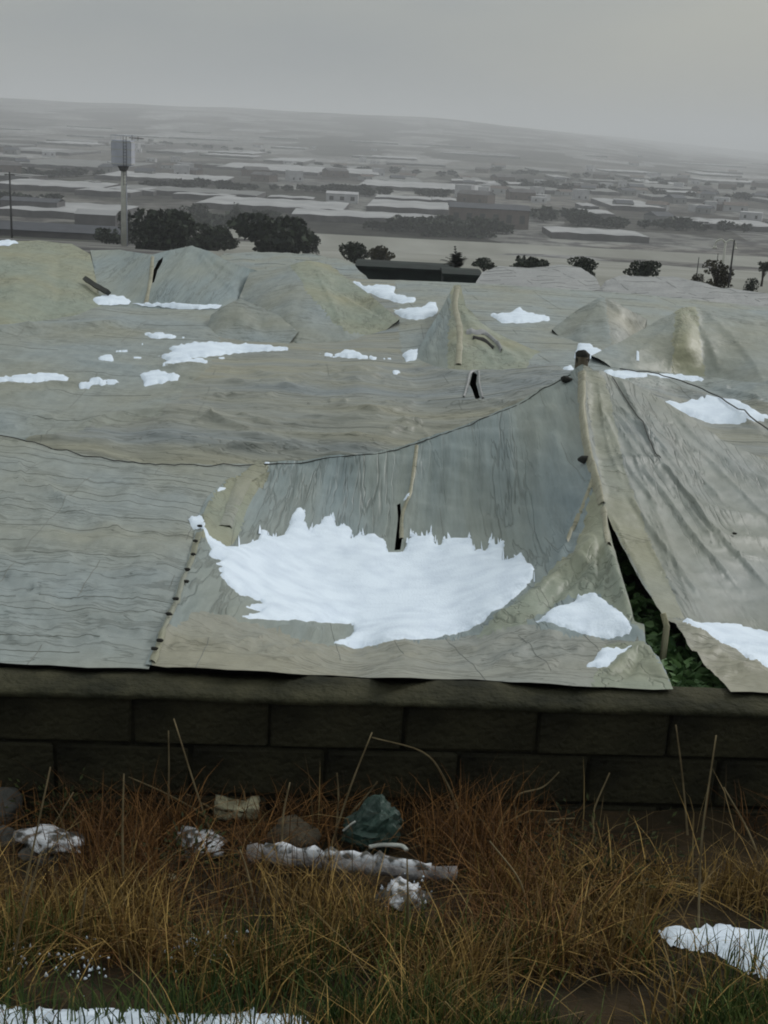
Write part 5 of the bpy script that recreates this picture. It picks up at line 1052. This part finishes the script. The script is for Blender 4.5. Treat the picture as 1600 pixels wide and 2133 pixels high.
# crumpled green plastic bag
def build_bag():
    c = bpt(772, 1762); b = bmesh.new(); bmesh.ops.create_icosphere(b, subdivisions=4, radius=1)
    for v in b.verts:
        d = v.co.copy(); n = 1+.30*noise.noise(d*1.6+Vector((4, 0, 0))) - .28*abs(noise.noise(d*3.1+Vector((0, 2, 0)))) - .16*abs(noise.noise(d*7+Vector((0, 0, 5))))
        top = max(0, d.z); v.co = Vector((d.x*.078*n*(1-.25*top)+.018*top, d.y*.06*n, d.z*.082*n))
    me = bpy.data.meshes.new('plastic_bag'); b.to_mesh(me); b.free(); me.materials.append(MT['green_bag'])
    o = bpy.data.objects.new('plastic_bag', me); C.objects.link(o); o.location = (c[0], c[1], c[2]+.06); tag(o, 'crumpled dark green plastic bag lying against the wall foot', 'bag')
    k = local_obj('torn_rim', *tube(spline([(-.075, -.03, .0), (-.066, -.034, .012), (-.056, -.036, .024), (-.044, -.036, .034)], 5), [.003]*16, 5), MT['pale_strip'], o, True)
build_bag()
P_ = [bpt(x, y, .03) for x, y in ((768, 1785), (790, 1781), (815, 1781), (836, 1783), (846, 1791))]
tag(mesh_obj('plastic_strip', *tube(spline(P_, 5), .006, 6), MT['pale_strip'], None, True), 'thin white curved plastic strip above the fallen branch', 'strip')
# snow on the bank
def bank_snow(label, poly, thick, step, soft, m='snow', jit=6):
    b = dens(poly, step*.7, True, jit); V2, T = tri_poly(b, step, (), .8); d = edge_dist(b, V2[:, 0], V2[:, 1])
    P = np.array([bpt(x, y) for x, y in V2]); h = thick*(1-np.exp(-d/soft))+np.array([.012*noise.fractal((x*.03, y*.05, 2), 1, 2, 3) for x, y in V2])*np.clip(d/soft, 0, 1)
    P[:, 2] += h+.01; loc = P.mean(0); loc[2] = P[:, 2].min()
    tag(mesh_obj('snow_patch', P, [tuple(t) for t in T], MT[m], None, True, loc), label, 'snow')
bank_snow('snow pile on the bank at the lower right corner', [(1368, 1950), (1400, 1938), (1440, 1942), (1500, 1932), (1560, 1940), (1650, 1950), (1650, 2080), (1600, 2050), (1520, 2015), (1440, 1988), (1395, 1975)], .03, 14, 26, jit=12)
bank_snow('snow strip along the bottom left edge of the bank', [(-60, 2098), (60, 2104), (150, 2112), (250, 2108), (330, 2118), (430, 2122), (520, 2112), (560, 2125), (620, 2120), (660, 2150), (640, 2190), (-60, 2190)], .022, 12, 22, jit=18)
def flecks(label, cx, cy, rx, ry, n, seed):
    """snow flecks caught in a tuft of grass"""
    r = np.random.default_rng(seed); V, Fc = [], []
    for k in range(n):
        p = bpt(cx+r.normal()*rx, cy+r.normal()*ry, r.uniform(.0, .05)); s = r.uniform(.0012, .0045); b = len(V); hz = r.uniform(.8, 3.0)
        ring = [(math.cos(a)*s*r.uniform(.7, 1.3), math.sin(a)*s*r.uniform(.7, 1.3)) for a in np.linspace(0, 5.2, 6)]
        V += [(p[0]+x, p[1]+y, p[2]) for x, y in ring]+[(p[0], p[1], p[2]+s*hz)]+[(p[0], p[1], p[2]-s*.5)]
        Fc += [(b+i, b+(i+1) % 6, b+6) for i in range(6)]+[(b+(i+1) % 6, b+i, b+7) for i in range(6)]
    tag(mesh_obj('snow_flecks', V, Fc, MT['snow'], None, True), label, 'snow', None, 'stuff')
flecks('snow flecks caught in the grass tuft at lower left of centre', 425, 1995, 42, 16, 90, 1)
flecks('snow flecks in the grass at the lower left', 170, 2030, 30, 20, 40, 2)
flecks('snow flecks by the half buried stone', 850, 1880, 26, 12, 60, 3)
flecks('scattered snow flecks at the left edge of the bank', 50, 2010, 30, 18, 18, 4)
# leafy weed at right
for i, (px, py, lb, wd) in enumerate([(1260, 1800, 'low dark green weed at the wall foot right of centre', .13), (1240, 1870, 'dark weed with small leaves in the grass right of centre', .10), (395, 1815, 'dark green weed under the flat dusted stone', .07), (130, 1720, 'low green weed behind the left snowy stone', .08)]):
    p = bpt(px, py); e = empty('weed', p); tag(e, lb, 'plant'); r = np.random.default_rng(70+i)
    c = r.normal(size=(260, 3))*np.array([wd, wd*.6, .035])+np.array([0, 0, .05]); c[:, 2] = np.abs(c[:, 2])
    V, Fc, tn = leaf_mesh(c, .011, .6, .35, 70+i); leaf_obj('leaf_mass', V, Fc, tn, MT['weed'], e)['kind'] = 'stuff'
    local_obj('stem', *merge(*[tube([(0, 0, -.02), (r.normal()*wd*.4, r.normal()*wd*.3, .05), (r.normal()*wd, r.normal()*wd*.5, .08)], .002, 4) for _ in range(7)]), MT['blade_rust'], e)

# ------------------------------------------------------------------ haze over the plain
def build_haze():
    m = bpy.data.materials.new('haze'); m.use_nodes = True; n = m.node_tree.nodes; l = m.node_tree.links; n.clear()
    o_ = n.new('ShaderNodeOutputMaterial'); v = n.new('ShaderNodeVolumePrincipled'); v.inputs['Color'].default_value = (.91, .925, .97, 1); v.inputs['Density'].default_value = HAZE; v.inputs['Anisotropy'].default_value = 0.0
    l.new(v.outputs[0], o_.inputs['Volume'])
    o = mesh_obj('haze', *box(-14500, 14500, -14500, 14500, -60, 150), m, None, False); tag(o, None, None, None, 'stuff')
HAZE = .00034
build_haze()
